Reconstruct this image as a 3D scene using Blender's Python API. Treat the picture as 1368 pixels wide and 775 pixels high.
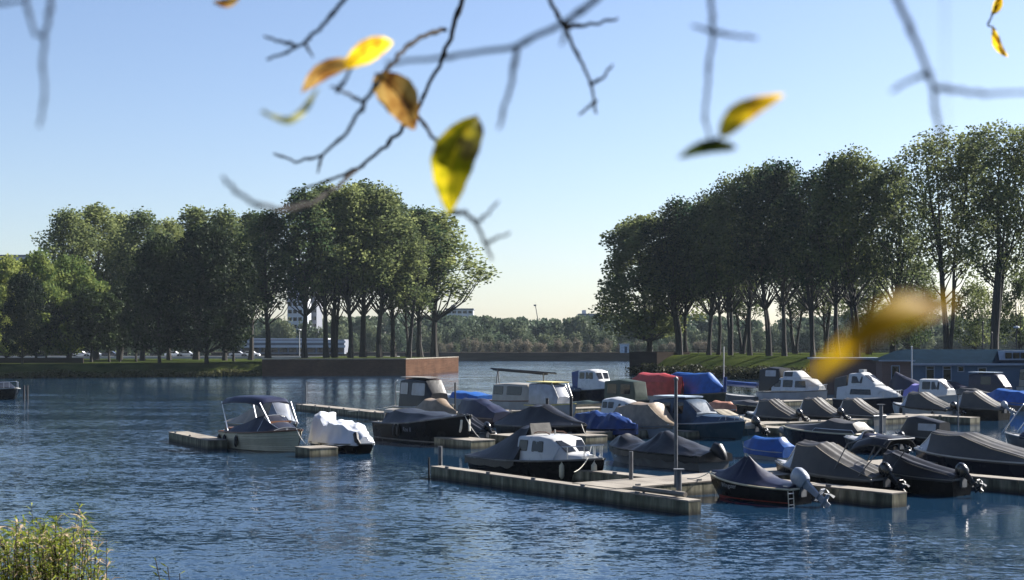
import bpy, bmesh, math, random
import numpy as np
from mathutils import Vector, Matrix, noise
R = math.radians
random.seed(7)
for o in list(bpy.data.objects): bpy.data.objects.remove(o)
sc = bpy.context.scene
COL = sc.collection

# ------------------------------------------------------------------ camera, sky, sun, exposure
F, HOR, CH = 1900.0, 460.0, 5.5          # photograph's focal length in pixels, horizon row, eye height
cam = bpy.data.cameras.new("camera"); camo = bpy.data.objects.new("camera", cam); COL.objects.link(camo)
camo.location = (0, 0, CH); camo.rotation_euler = (R(90), 0, 0)
cam.sensor_width = 36; cam.lens = 36 * F / 1368; cam.shift_y = (HOR - 387.5) / 1368
cam.clip_start = 0.05; cam.clip_end = 20000
cam.dof.use_dof = True; cam.dof.focus_distance = 80; cam.dof.aperture_fstop = 5.6; cam.dof.aperture_blades = 7
sc.camera = camo
SUN_AZ, SUN_EL = 60.0, 34.0              # azimuth clockwise from +Y
w = bpy.data.worlds.new("World"); sc.world = w; w.use_nodes = True
nt = w.node_tree; nt.nodes.clear()
sky = nt.nodes.new("ShaderNodeTexSky"); sky.sky_type = 'NISHITA'; sky.sun_disc = False
sky.sun_elevation = R(SUN_EL); sky.sun_rotation = R(SUN_AZ); sky.air_density = 1.0; sky.dust_density = 0.7; sky.ozone_density = 1.2
bg = nt.nodes.new("ShaderNodeBackground"); bg.inputs[1].default_value = 0.05
wo = nt.nodes.new("ShaderNodeOutputWorld")
tint = nt.nodes.new('ShaderNodeMix'); tint.data_type = 'RGBA'; tint.blend_type = 'MULTIPLY'; tint.inputs[0].default_value = 1; tint.inputs[7].default_value = (.945, .965, 1.10, 1)
nt.links.new(sky.outputs[0], tint.inputs[6]); nt.links.new(tint.outputs[2], bg.inputs[0]); nt.links.new(bg.outputs[0], wo.inputs[0])
sl = bpy.data.lights.new("sun", 'SUN'); sl.energy = 5.0; sl.angle = R(0.5); sl.color = (1, .95, .87)
so = bpy.data.objects.new("sun", sl); COL.objects.link(so)
sd = Vector((math.sin(R(SUN_AZ)) * math.cos(R(SUN_EL)), math.cos(R(SUN_AZ)) * math.cos(R(SUN_EL)), math.sin(R(SUN_EL))))
so.rotation_euler = sd.to_track_quat('Z', 'Y').to_euler(); so.location = (60, 30, 60)
sc.view_settings.view_transform = 'Standard'; sc.view_settings.look = 'None'
sc.view_settings.exposure = 1.6; sc.view_settings.gamma = 1.0
cy = sc.cycles; cy.max_bounces = 6; cy.diffuse_bounces = 2; cy.glossy_bounces = 3; cy.transmission_bounces = 3
cy.volume_bounces = 0; cy.transparent_max_bounces = 8; cy.caustics_reflective = False; cy.caustics_refractive = False
cy.sample_clamp_indirect = 4.0; cy.use_denoising = True

def P(x, y, z=0.0):
    "point on the level z seen at pixel x, y of the photograph"
    d = F * (CH - z) / (y - HOR); return Vector(((x - 684) / F * d, d, z))
def P3(x, y, d): return Vector(((x - 684) / F * d, d, CH + (HOR - y) / F * d))

# ------------------------------------------------------------------ materials
def nm(name):
    m = bpy.data.materials.new(name); m.use_nodes = True; n = m.node_tree
    return m, n, n.nodes["Principled BSDF"]
def pm(name, col, rough=.55, var=.18, scale=2.5, metal=0.0, bump=0.0, bscale=20, col2=None, stretch=(1, 1, 1), spec=.5, coat=0.0, dirt=0.0):
    m, n, b = nm(name); N = n.nodes; Lk = n.links
    tc = N.new("ShaderNodeTexCoord"); mp = N.new("ShaderNodeMapping"); mp.inputs['Scale'].default_value = stretch
    Lk.new(tc.outputs['Object'], mp.inputs[0])
    no = N.new("ShaderNodeTexNoise"); no.inputs['Scale'].default_value = scale; no.inputs['Detail'].default_value = 5
    Lk.new(mp.outputs[0], no.inputs['Vector'])
    cr = N.new("ShaderNodeValToRGB"); cr.color_ramp.elements[0].position = .3; cr.color_ramp.elements[1].position = .7
    c2 = col2 or tuple(min(1, c * (1 + var)) for c in col); c1 = col if col2 else tuple(c * (1 - var) for c in col)
    cr.color_ramp.elements[0].color = (*c1, 1); cr.color_ramp.elements[1].color = (*c2, 1)
    Lk.new(no.outputs[0], cr.inputs[0]); Lk.new(cr.outputs[0], b.inputs['Base Color'])
    b.inputs['Roughness'].default_value = rough; b.inputs['Metallic'].default_value = metal
    b.inputs['Specular IOR Level'].default_value = spec; b.inputs['Coat Weight'].default_value = coat
    rm = N.new("ShaderNodeMapRange"); rm.inputs[3].default_value = max(0, rough - .1); rm.inputs[4].default_value = min(1, rough + .12)
    Lk.new(no.outputs[0], rm.inputs[0]); Lk.new(rm.outputs[0], b.inputs['Roughness'])
    if bump:
        nb = N.new("ShaderNodeTexNoise"); nb.inputs['Scale'].default_value = bscale; nb.inputs['Detail'].default_value = 4
        Lk.new(mp.outputs[0], nb.inputs['Vector'])
        bu = N.new("ShaderNodeBump"); bu.inputs['Strength'].default_value = .8; bu.inputs['Distance'].default_value = bump
        Lk.new(nb.outputs[0], bu.inputs['Height']); Lk.new(bu.outputs[0], b.inputs['Normal'])
    return m
def leafmat(name, c1, c2, trans=.35, scale=.35, rough=.45):
    m, n, b = nm(name); N = n.nodes; Lk = n.links
    ge = N.new("ShaderNodeNewGeometry"); no = N.new("ShaderNodeTexNoise"); no.inputs['Scale'].default_value = scale; no.inputs['Detail'].default_value = 6
    Lk.new(ge.outputs['Position'], no.inputs['Vector'])
    oi = N.new("ShaderNodeObjectInfo"); ad = N.new("ShaderNodeMath"); ad.operation = 'MULTIPLY_ADD'; ad.inputs[1].default_value = .35; 
    Lk.new(oi.outputs['Random'], ad.inputs[0]); Lk.new(no.outputs[0], ad.inputs[2])
    cr = N.new("ShaderNodeValToRGB"); cr.color_ramp.elements[0].position = .48; cr.color_ramp.elements[1].position = .88
    cr.color_ramp.elements[0].color = (*c1, 1); cr.color_ramp.elements[1].color = (*c2, 1)
    Lk.new(ad.outputs[0], cr.inputs[0]); Lk.new(cr.outputs[0], b.inputs['Base Color'])
    b.inputs['Roughness'].default_value = .6; b.inputs['Specular IOR Level'].default_value = .08
    tr = N.new("ShaderNodeBsdfTranslucent"); mx = N.new("ShaderNodeMixShader"); mx.inputs[0].default_value = trans
    hs = N.new("ShaderNodeHueSaturation"); hs.inputs['Hue'].default_value = .485; hs.inputs['Saturation'].default_value = .88; hs.inputs['Value'].default_value = 2.0
    Lk.new(cr.outputs[0], hs.inputs['Color']); Lk.new(hs.outputs[0], tr.inputs[0])
    Lk.new(b.outputs[0], mx.inputs[1]); Lk.new(tr.outputs[0], mx.inputs[2]); Lk.new(mx.outputs[0], N['Material Output'].inputs[0])
    return m
M = {}
M['bark'] = pm("bark", (.022, .019, .016), .9, .4, 3, bump=.03, bscale=8, stretch=(1, 1, .3))
M['leaf_poplar'] = leafmat("leaf_poplar", (.018, .040, .015), (.135, .165, .05), .4)
M['leaf_dark'] = leafmat("leaf_dark", (.004, .011, .005), (.022, .038, .008), .12)
M['leaf_light'] = leafmat("leaf_light", (.045, .085, .018), (.16, .19, .035), .33)
M['leaf_elm'] = leafmat("leaf_elm", (.007, .021, .012), (.095, .12, .038), .38)
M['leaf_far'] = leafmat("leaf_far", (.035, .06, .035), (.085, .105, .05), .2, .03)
M['leaf_rust'] = leafmat("leaf_rust", (.075, .075, .05), (.13, .11, .075), .2, .1)
M['alu'] = pm("aluminium", (.55, .56, .58), .32, .1, metal=1.0)
M['galv'] = pm("galvanised_steel", (.12, .125, .135), .55, .25, 6, metal=.4)
M['rope'] = pm("rope_white", (.6, .58, .5), .9, .2, 30)
M['rubber'] = pm("rubber_black", (.012, .012, .014), .55, .2)
M['cream_fender'] = pm("fender_cream", (.55, .5, .36), .5, .15)
M['conc_top'] = pm("dock_top", (.14, .12, .098), .85, .3, 1.2, bump=.006, bscale=30, col2=(.24, .215, .178))
M['glass'] = pm("window_glass", (.006, .008, .011), .08, .2, spec=.35)
M['vinyl'] = pm("clear_vinyl", (.2, .215, .25), .22, .25, 1.5, spec=.6)
def hullm(name, col, rough=.25): return pm(name, col, rough, .12, 1.2, coat=.0, spec=.12, bump=.002, bscale=3)
M['h_black'] = hullm("hull_black", (.004, .0045, .006)); M['h_navy'] = hullm("hull_navy", (.004, .006, .016))
M['h_white'] = hullm("hull_white", (.36, .36, .35)); M['h_grey'] = hullm("hull_grey", (.14, .14, .135))
M['h_cream'] = hullm("hull_cream", (.5, .44, .31)); M['h_green'] = hullm("hull_green", (.02, .03, .028)); M['h_teal'] = hullm("hull_teal", (.02, .055, .075))
M['white'] = pm("gelcoat_white", (.44, .44, .43), .28, .06, 2); M['beige'] = pm("gelcoat_beige", (.27, .245, .20), .4, .1, 2)
M['red'] = pm("antifouling_red", (.30, .03, .02), .5, .2); M['wood'] = pm("varnished_wood", (.14, .055, .02), .35, .3, 4, stretch=(1, 8, 8))
M['purple'] = pm("canvas_purple", (.16, .15, .4), .6, .1)
def canv(name, col, rough=.42, v=.3, spec=.3): return pm(name, col, rough, v, 2.2, bump=.012, bscale=5, spec=spec)
M['c_black'] = canv("canvas_black", (.006, .0065, .009), .42); M['c_char'] = canv("canvas_charcoal", (.011, .0115, .015), .42)
M['c_taupe'] = canv("canvas_taupe", (.034, .031, .027), .48, .3, .45); M['c_tan'] = canv("canvas_tan", (.2, .15, .1)); M['c_cream'] = canv("canvas_cream", (.3, .26, .19))
M['c_navy'] = canv("canvas_navy", (.008, .010, .030), .42); M['c_blue'] = canv("canvas_blue", (.012, .04, .15), .45); M['c_bright'] = canv("tarp_bright_blue", (.004, .065, .26), .42)
M['c_tarp'] = canv("tarp_blue", (.006, .028, .12), .34); M['c_steel'] = canv("canvas_steel_blue", (.012, .035, .07), .45); M['c_red'] = canv("canvas_red", (.34, .035, .03))
M['c_white'] = canv("tarp_white", (.5, .52, .56), .45, .06); M['c_yellow'] = canv("canvas_yellow", (.62, .52, .2)); M['c_rust'] = canv("canvas_rust", (.33, .15, .09)); M['c_green'] = canv("canvas_dark_green", (.02, .035, .025), .5)
M['c_pale'] = canv("canvas_pale_blue", (.35, .42, .5), .5); M['eng_grey'] = pm("engine_grey", (.30, .32, .36), .25, .1, coat=.3); M['eng_black'] = pm("engine_black", (.01, .011, .014), .25, .1, coat=.3)

# stained concrete for dock faces: vertical algae streaks, dark wet foot
def stain():
    m, n, b = nm("stained_concrete"); N = n.nodes; Lk = n.links
    ge = N.new("ShaderNodeNewGeometry"); mp = N.new("ShaderNodeMapping"); mp.inputs['Scale'].default_value = (2.2, 2.2, .35); Lk.new(ge.outputs['Position'], mp.inputs[0])
    no = N.new("ShaderNodeTexNoise"); no.inputs['Scale'].default_value = 1.6; no.inputs['Detail'].default_value = 6; Lk.new(mp.outputs[0], no.inputs['Vector'])
    cr = N.new("ShaderNodeValToRGB"); e = cr.color_ramp.elements; e[0].position = .32; e[0].color = (.05, .048, .03, 1); e[1].position = .68; e[1].color = (.30, .27, .19, 1)
    x = cr.color_ramp.elements.new(.5); x.color = (.15, .14, .085, 1)
    Lk.new(no.outputs[0], cr.inputs[0])
    sp = N.new("ShaderNodeSeparateXYZ"); Lk.new(ge.outputs['Position'], sp.inputs[0])
    mr = N.new("ShaderNodeMapRange"); mr.inputs[1].default_value = .05; mr.inputs[2].default_value = .2; mr.inputs[3].default_value = .25; Lk.new(sp.outputs[2], mr.inputs[0])
    mu = N.new("ShaderNodeMix"); mu.data_type = 'RGBA'; mu.blend_type = 'MULTIPLY'; mu.inputs[0].default_value = 1
    Lk.new(cr.outputs[0], mu.inputs[6]); Lk.new(mr.outputs[0], mu.inputs[7]); Lk.new(mu.outputs[2], b.inputs['Base Color']); b.inputs['Roughness'].default_value = .85
    bu = N.new("ShaderNodeBump"); bu.inputs['Distance'].default_value = .02; Lk.new(no.outputs[0], bu.inputs['Height']); Lk.new(bu.outputs[0], b.inputs['Normal'])
    return m
M['stain'] = stain()
def brickm(name, c1, c2, mor, sx=1.0):
    m, n, b = nm(name); N = n.nodes; Lk = n.links
    tc = N.new("ShaderNodeTexCoord"); br = N.new("ShaderNodeTexBrick"); br.inputs['Scale'].default_value = 1.0
    mp = N.new("ShaderNodeMapping"); mp.inputs['Rotation'].default_value = (R(90), 0, 0); Lk.new(tc.outputs['Object'], mp.inputs[0])
    Lk.new(mp.outputs[0], br.inputs[0])
    br.inputs['Color1'].default_value = (*c1, 1); br.inputs['Color2'].default_value = (*c2, 1); br.inputs['Mortar'].default_value = (*mor, 1)
    br.inputs['Brick Width'].default_value = .5 * sx; br.inputs['Row Height'].default_value = .22; br.inputs['Mortar Size'].default_value = .02; b.inputs['Specular IOR Level'].default_value = 0
    no = N.new("ShaderNodeTexNoise"); no.inputs['Scale'].default_value = .35; no.inputs['Detail'].default_value = 8; Lk.new(tc.outputs['Object'], no.inputs['Vector'])
    mr = N.new("ShaderNodeMapRange"); mr.inputs[3].default_value = .55; mr.inputs[4].default_value = 1.35; Lk.new(no.outputs[0], mr.inputs[0])
    mu = N.new("ShaderNodeMix"); mu.data_type = 'RGBA'; mu.blend_type = 'MULTIPLY'; mu.inputs[0].default_value = 1
    Lk.new(br.outputs[0], mu.inputs[6]); Lk.new(mr.outputs[0], mu.inputs[7]); Lk.new(mu.outputs[2], b.inputs['Base Color']); b.inputs['Roughness'].default_value = .9
    return m
M['brick'] = brickm("quay_brick", (.070, .037, .024), (.092, .050, .034), (.08, .058, .044))
M['far_wall'] = pm("far_wall", (.03, .025, .022), .9, .4, .15, stretch=(1, 1, 6), spec=0.0)
M['grass'] = pm("grass_ground", (.016, .026, .009), .95, .3, .25, bump=.25, bscale=3, col2=(.048, .06, .016), spec=0.0)
M['path'] = pm("pale_gravel", (.38, .35, .3), .9, .2, .3); M['road'] = pm("road_asphalt", (.22, .22, .22), .9, .2, .3)

def waterm():
    m, n, b = nm("lake_water"); N = n.nodes; Lk = n.links
    b.inputs['Base Color'].default_value = (.006, .024, .052, 1); b.inputs['Roughness'].default_value = .06; b.inputs['IOR'].default_value = 1.333
    ge = N.new("ShaderNodeNewGeometry")
    def nz(sc_, sx, sy, det, rot=12, rough=.5):
        mp = N.new("ShaderNodeMapping"); mp.inputs['Scale'].default_value = (sx, sy, 1); mp.inputs['Rotation'].default_value = (0, 0, R(rot)); Lk.new(ge.outputs['Position'], mp.inputs[0])
        t = N.new("ShaderNodeTexNoise"); t.inputs['Scale'].default_value = sc_; t.inputs['Detail'].default_value = det; t.inputs['Roughness'].default_value = rough; Lk.new(mp.outputs[0], t.inputs['Vector']); return t
    def vm(op, a, v):
        q = N.new("ShaderNodeVectorMath"); q.operation = op; Lk.new(a, q.inputs[0])
        if isinstance(v, tuple): q.inputs[1].default_value = v
        elif v is not None: Lk.new(v, q.inputs[1])
        return q.outputs[0]
    # slopes of the ripples, sampled per ray (a bump node would flatten them at this grazing view)
    a = vm('MULTIPLY', vm('SUBTRACT', nz(4.4, .5, 1.0, 5).outputs['Color'], (.5, .5, .5)), (.40, .56, 0))
    c = vm('MULTIPLY', vm('SUBTRACT', nz(15.0, .6, 1.0, 2, -8).outputs['Color'], (.5, .5, .5)), (.32, .44, 0))
    big = vm('MULTIPLY', vm('SUBTRACT', nz(.22, .35, 1.3, 4, 8).outputs['Color'], (.5, .5, .5)), (.10, .22, 0))
    g = nz(.03, .3, 1.5, 4).outputs[0]; mr = N.new("ShaderNodeMapRange"); mr.inputs[1].default_value = .36; mr.inputs[2].default_value = .6; mr.inputs[3].default_value = .55; mr.inputs[4].default_value = 1.05; Lk.new(g, mr.inputs[0])
    # sheltered, calmer water among the boats
    sp = N.new("ShaderNodeSeparateXYZ"); Lk.new(ge.outputs['Position'], sp.inputs[0])
    def ramp(o, lo, hi): q = N.new("ShaderNodeMapRange"); q.interpolation_type = 'SMOOTHSTEP'; q.inputs[1].default_value = lo; q.inputs[2].default_value = hi; Lk.new(o, q.inputs[0]); return q.outputs[0]
    def mth(op, a_, b_): q = N.new("ShaderNodeMath"); q.operation = op; (Lk.new(a_, q.inputs[0]) if not isinstance(a_, float) else setattr(q.inputs[0], 'default_value', a_)); (Lk.new(b_, q.inputs[1]) if not isinstance(b_, float) else setattr(q.inputs[1], 'default_value', b_)); return q.outputs[0]
    ln = mth('ADD', sp.outputs[1], mth('MULTIPLY', sp.outputs[0], 1.3)); inh = mth('MULTIPLY', ramp(ln, 50.0, 62.0), mth('SUBTRACT', 1.0, ramp(sp.outputs[1], 118.0, 140.0))); inh = mth('MULTIPLY', inh, ramp(sp.outputs[0], -12.0, -4.0))
    k = mth('MULTIPLY', mr.outputs[0], mth('SUBTRACT', 1.0, mth('MULTIPLY', inh, .92)))
    s_ = N.new("ShaderNodeVectorMath"); s_.operation = 'SCALE'; Lk.new(vm('ADD', vm('ADD', a, c), big), s_.inputs[0]); Lk.new(k, s_.inputs['Scale'])
    nn = vm('NORMALIZE', vm('ADD', s_.outputs[0], (0, 0, 1)), None); Lk.new(nn, b.inputs['Normal'])
    return m
M['water'] = waterm()

# ------------------------------------------------------------------ mesh helpers
class MB:
    def __init__(s): s.v = []; s.f = []
    def add(s, vs, fs):
        k = len(s.v); s.v += [tuple(v) for v in vs]; s.f += [tuple(i + k for i in f) for f in fs]; return s
    def box(s, c, d, rz=0, bev=0):
        x, y, z = (e / 2 for e in d); c = Vector(c); m = Matrix.Rotation(rz, 3, 'Z')
        s.add([c + m @ Vector(p) for p in ((-x, -y, -z), (x, -y, -z), (x, y, -z), (-x, y, -z), (-x, -y, z), (x, -y, z), (x, y, z), (-x, y, z))],
              [(0, 3, 2, 1), (4, 5, 6, 7), (0, 1, 5, 4), (1, 2, 6, 5), (2, 3, 7, 6), (3, 0, 4, 7)]); return s
    def loft(s, rings, closed=True, cap=True):
        n = len(rings[0]); vs = [p for r in rings for p in r]; fs = []
        for i in range(len(rings) - 1):
            for j in range(n if closed else n - 1):
                a = i * n + j; b_ = i * n + (j + 1) % n; fs.append((a, b_, b_ + n, a + n))
        if cap:
            fs.append(tuple(range(n))[::-1]); fs.append(tuple((len(rings) - 1) * n + j for j in range(n)))
        return s.add(vs, fs)
    def tube(s, path, r, n=6, cap=True):
        path = [Vector(p) for p in path]; rr = r if isinstance(r, (list, tuple)) else [r] * len(path); rings = []
        up = None
        for i, p in enumerate(path):
            t = (path[min(i + 1, len(path) - 1)] - path[max(i - 1, 0)])
            t = t.normalized() if t.length > 1e-9 else Vector((0, 0, 1))
            if up is None: up = t.orthogonal().normalized()
            a = (up - t * up.dot(t)); a = a.normalized() if a.length > 1e-6 else t.orthogonal().normalized(); up = a; b_ = t.cross(a)
            rings.append([p + (a * math.cos(2 * math.pi * k / n) + b_ * math.sin(2 * math.pi * k / n)) * rr[i] for k in range(n)])
        return s.loft(rings, True, cap)
    def prism(s, poly, z0, z1):
        return s.loft([[(x, y, z0) for x, y in poly], [(x, y, z1) for x, y in poly]])
    def xf(s, m): s.v = [tuple(m @ Vector(v)) for v in s.v]; return s
    def build(s, name, mat, parent=None, ang=32, label=None, loc=None):
        me = bpy.data.meshes.new(name); me.from_pydata(s.v, [], s.f)
        bm = bmesh.new(); bm.from_mesh(me); bmesh.ops.recalc_face_normals(bm, faces=bm.faces); bm.to_mesh(me); bm.free()
        me.polygons.foreach_set('use_smooth', [True] * len(me.polygons)); me.set_sharp_from_angle(angle=R(ang))
        me.materials.append(mat); o = bpy.data.objects.new(name, me); COL.objects.link(o)
        if parent: o.parent = parent
        if label: o['label'] = label
        if loc is not None: o.location = loc
        return o
def tag(o, label, cat=None, group=None, kind=None):
    if label: o['label'] = label
    if cat: o['category'] = cat
    if group: o['group'] = group
    if kind: o['kind'] = kind
    return o
def thing(name, label, cat, loc=(0, 0, 0), rz=0, group=None):
    o = bpy.data.objects.new(name, None); COL.objects.link(o); o.location = loc; o.rotation_euler = (0, 0, rz); o.empty_display_size = .5
    return tag(o, label, cat, group)
def fastmesh(name, verts, nq, mat):
    "verts: (nq*4,3) quads"
    me = bpy.data.meshes.new(name); me.vertices.add(len(verts)); me.vertices.foreach_set('co', verts.astype(np.float32).ravel())
    me.loops.add(nq * 4); me.loops.foreach_set('vertex_index', np.arange(nq * 4, dtype=np.int32))
    me.polygons.add(nq); me.polygons.foreach_set('loop_start', np.arange(0, nq * 4, 4, dtype=np.int32)); me.polygons.foreach_set('loop_total', np.full(nq, 4, dtype=np.int32))
    me.materials.append(mat); me.update(calc_edges=True); return me
def leafquads(rng, c, size, up=.0):
    "random leaf-clump quads round centres c (n,3)"
    n = len(c); a = rng.normal(size=(n, 3)); a /= np.linalg.norm(a, axis=1)[:, None]; t = rng.normal(size=(n, 3)); t[:, 2] += up
    b = np.cross(a, t); b /= np.linalg.norm(b, axis=1)[:, None] + 1e-9
    sz = size * rng.uniform(.55, 1.35, n)[:, None]; a = a * sz * .5; b = b * sz * .36
    q = np.stack([c - a - b * .35, c + b * .2 - a * .3 + b, c + a, c - b * 1.1 + a * .1], 1)
    return q.reshape(-1, 3)

# ------------------------------------------------------------------ haze
hz = MB(); hz.box((0, 350, 22), (2200, 2300, 50)); ho = hz.build("haze", None)
ho.data.materials.clear(); hm = bpy.data.materials.new("haze_air"); hm.use_nodes = True; n_ = hm.node_tree; n_.nodes.remove(n_.nodes["Principled BSDF"])
pv = n_.nodes.new("ShaderNodeVolumePrincipled"); pv.inputs['Density'].default_value = .00007; pv.inputs['Color'].default_value = (.72, .86, 1, 1); pv.inputs['Anisotropy'].default_value = .0
n_.links.new(pv.outputs[0], n_.nodes["Material Output"].inputs['Volume']); ho.data.materials.append(hm); tag(ho, "pale blue haze filling the air over the water", None, None, "stuff")

# ------------------------------------------------------------------ setting
wat = MB(); wat.add([(-1080, -700, 0), (1080, -700, 0), (1080, 1480, 0), (-1080, 1480, 0)], [(0, 1, 2, 3)]); tag(wat.build("water", M['water']), "rippled blue lake water", None, None, "structure")
bed = MB(); bed.box((0, 350, -2.6), (2190, 2290, .5)); tag(bed.build("lake_bed", M['far_wall']), "muddy lake bed under the water", None, None, "structure")
def terrain(name, label, edge, inner, z_top, mat, slope=7, z0=-.6):
    "edge: waterline points, inner: matching points at the top of the slope, then flat to the back"
    m = MB(); 
    fine = []
    for k in range(len(edge) - 1):
        for s in range(12): fine.append((Vector(edge[k]).lerp(Vector(edge[k + 1]), s / 12), Vector(inner[k]).lerp(Vector(inner[k + 1]), s / 12), Vector(slope[k]).lerp(Vector(slope[k + 1]), s / 12)))
    fine.append((Vector(edge[-1]), Vector(inner[-1]), Vector(slope[-1])))
    rows = []
    for i, (e, q, bk) in enumerate(fine):
        row = [(e.x, e.y, z0)]
        for s in (.12, .3, .5, .7, .88, 1): 
            p = e.lerp(q, s); zz = (-.05 if s < .2 else 0) + z_top * (s ** .75); row.append((p.x + noise.noise((i * .7, s, 0)) * .3, p.y + noise.noise((i * .7, s, 5)) * .3, zz + noise.noise((i * .5, s * 2, 1)) * .22 * (s < .95)))
        row += [tuple(q.lerp(bk, s)) [:2] + (z_top + .06,) for s in (.05, .4, 1)]
        rows.append(row)
    m.loft(rows, False, False); return tag(m.build(name, mat), label, None, None, "structure")
# left bank (park) and the brick quay
terrain("ground", "grass bank and park ground across the water on the left", [(-420, 224), (-84, 232), (-42.7, 243)], [(-420, 231), (-86, 239), (-42.7, 247)], 2.1, M['grass'], [(-420, 330), (-120, 330), (-42.7, 330)])
g = MB(); g.prism([(-42.7, 243.6), (-18.6, 249.6), (-11.0, 289.6), (-30, 330), (-42.7, 330)], -.6, 2.75); tag(g.build("ground", M['grass']), "raised ground behind the brick quay wall", None, None, "structure")
def wallbox(name, label, cat, pts, th, z0, z1, mat, cap=None, group=None):
    root = thing(name, label, cat, (pts[0][0], pts[0][1], 0), 0, group); O = Vector((pts[0][0], pts[0][1]))
    for k, m_, a, b_, t_ in (("wall_face", mat, z0, z1, th), ("coping", cap, z1, z1 + .16, th + .14)):
        if m_ is None: continue
        P_ = [Vector(p) - O for p in pts]; out = []; inn = []
        for i, p in enumerate(P_):
            d = (P_[min(i + 1, len(P_) - 1)] - P_[max(i - 1, 0)]).normalized(); nrm = Vector((d.y, -d.x)); out.append(p + nrm * (.07 if k == "coping" else 0)); inn.append(p - nrm * (t_ - (.07 if k == "coping" else 0)))
        m = MB(); m.loft([[(*out[i], a), (*out[i], b_), (*inn[i], b_), (*inn[i], a)] for i in range(len(P_))]); m.build(k, m_, root, 20)
    return root
wallbox("quay_wall", "long brick quay wall with sunlit far end in front of the poplars", "wall", [(-42.7, 243.2), (-18.6, 249.2), (-10.9, 289.8)], .8, -.5, 2.85, M['brick'], M['conc_top'])
wallbox("low_wall", "low dark wall on the grass at the far left behind the bank", "wall", [(-100, 252), (-76, 252)], .4, 2.0, 3.1, M['far_wall'])
# right bank
terrain("ground", "grass slope with sun streaks below the trees on the right", [(22.0, 261), (37, 226), (46, 212), (66, 196), (120, 170), (300, 120)], [(24.5, 272), (42, 240), (52, 224), (73, 207), (128, 182), (310, 132)], 3.5, M['grass'], [(40, 330), (75, 330), (110, 330), (170, 330), (260, 330), (420, 330)])
wallbox("retaining_wall", "dark retaining wall closing the end of the right bank", "wall", [(21.6, 261.5), (26.3, 258.0)], 12, -.5, 3.9, M['far_wall'], M['far_wall'])
# far shore
g = MB(); g.prism([(-1050, 498), (1050, 498), (1050, 1400), (-1050, 1400)], -.6, 2.3); tag(g.build("ground", M['grass']), "flat land on the far shore", None, None, "structure")
wallbox("shore_wall", "long low dark wall along the far shore of the lake", "wall", [(-400, 476), (620, 476)], 25, -.5, 2.6, M['far_wall'], M['far_wall'])
wallbox("shore_wall", "pale low kerb of the road behind the left park trees", "wall", [(-300, 345), (-30, 345)], .5, -.5, 2.6, M['path'], None)
g = MB(); g.prism([(-320, 346), (-30, 346), (-30, 380), (-320, 380)], -.6, 2.35); tag(g.build("road", M['road']), "road behind the park trees on the left", None, None, "structure")
# near bank under the camera
g = MB(); g.loft([[(x, -90, 3.4), (x, -14, 3.6), (x, 2, 3.6), (x, 8, 2.9 + .1 * math.sin(x)), (x, 14, 1.9), (x, 20, .3), (x, 23, -.6)] for x in range(-240, 241, 8)], False, False); tag(g.build("ground", M['grass']), "near grass bank at the photographer's feet", None, None, "structure")

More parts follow.
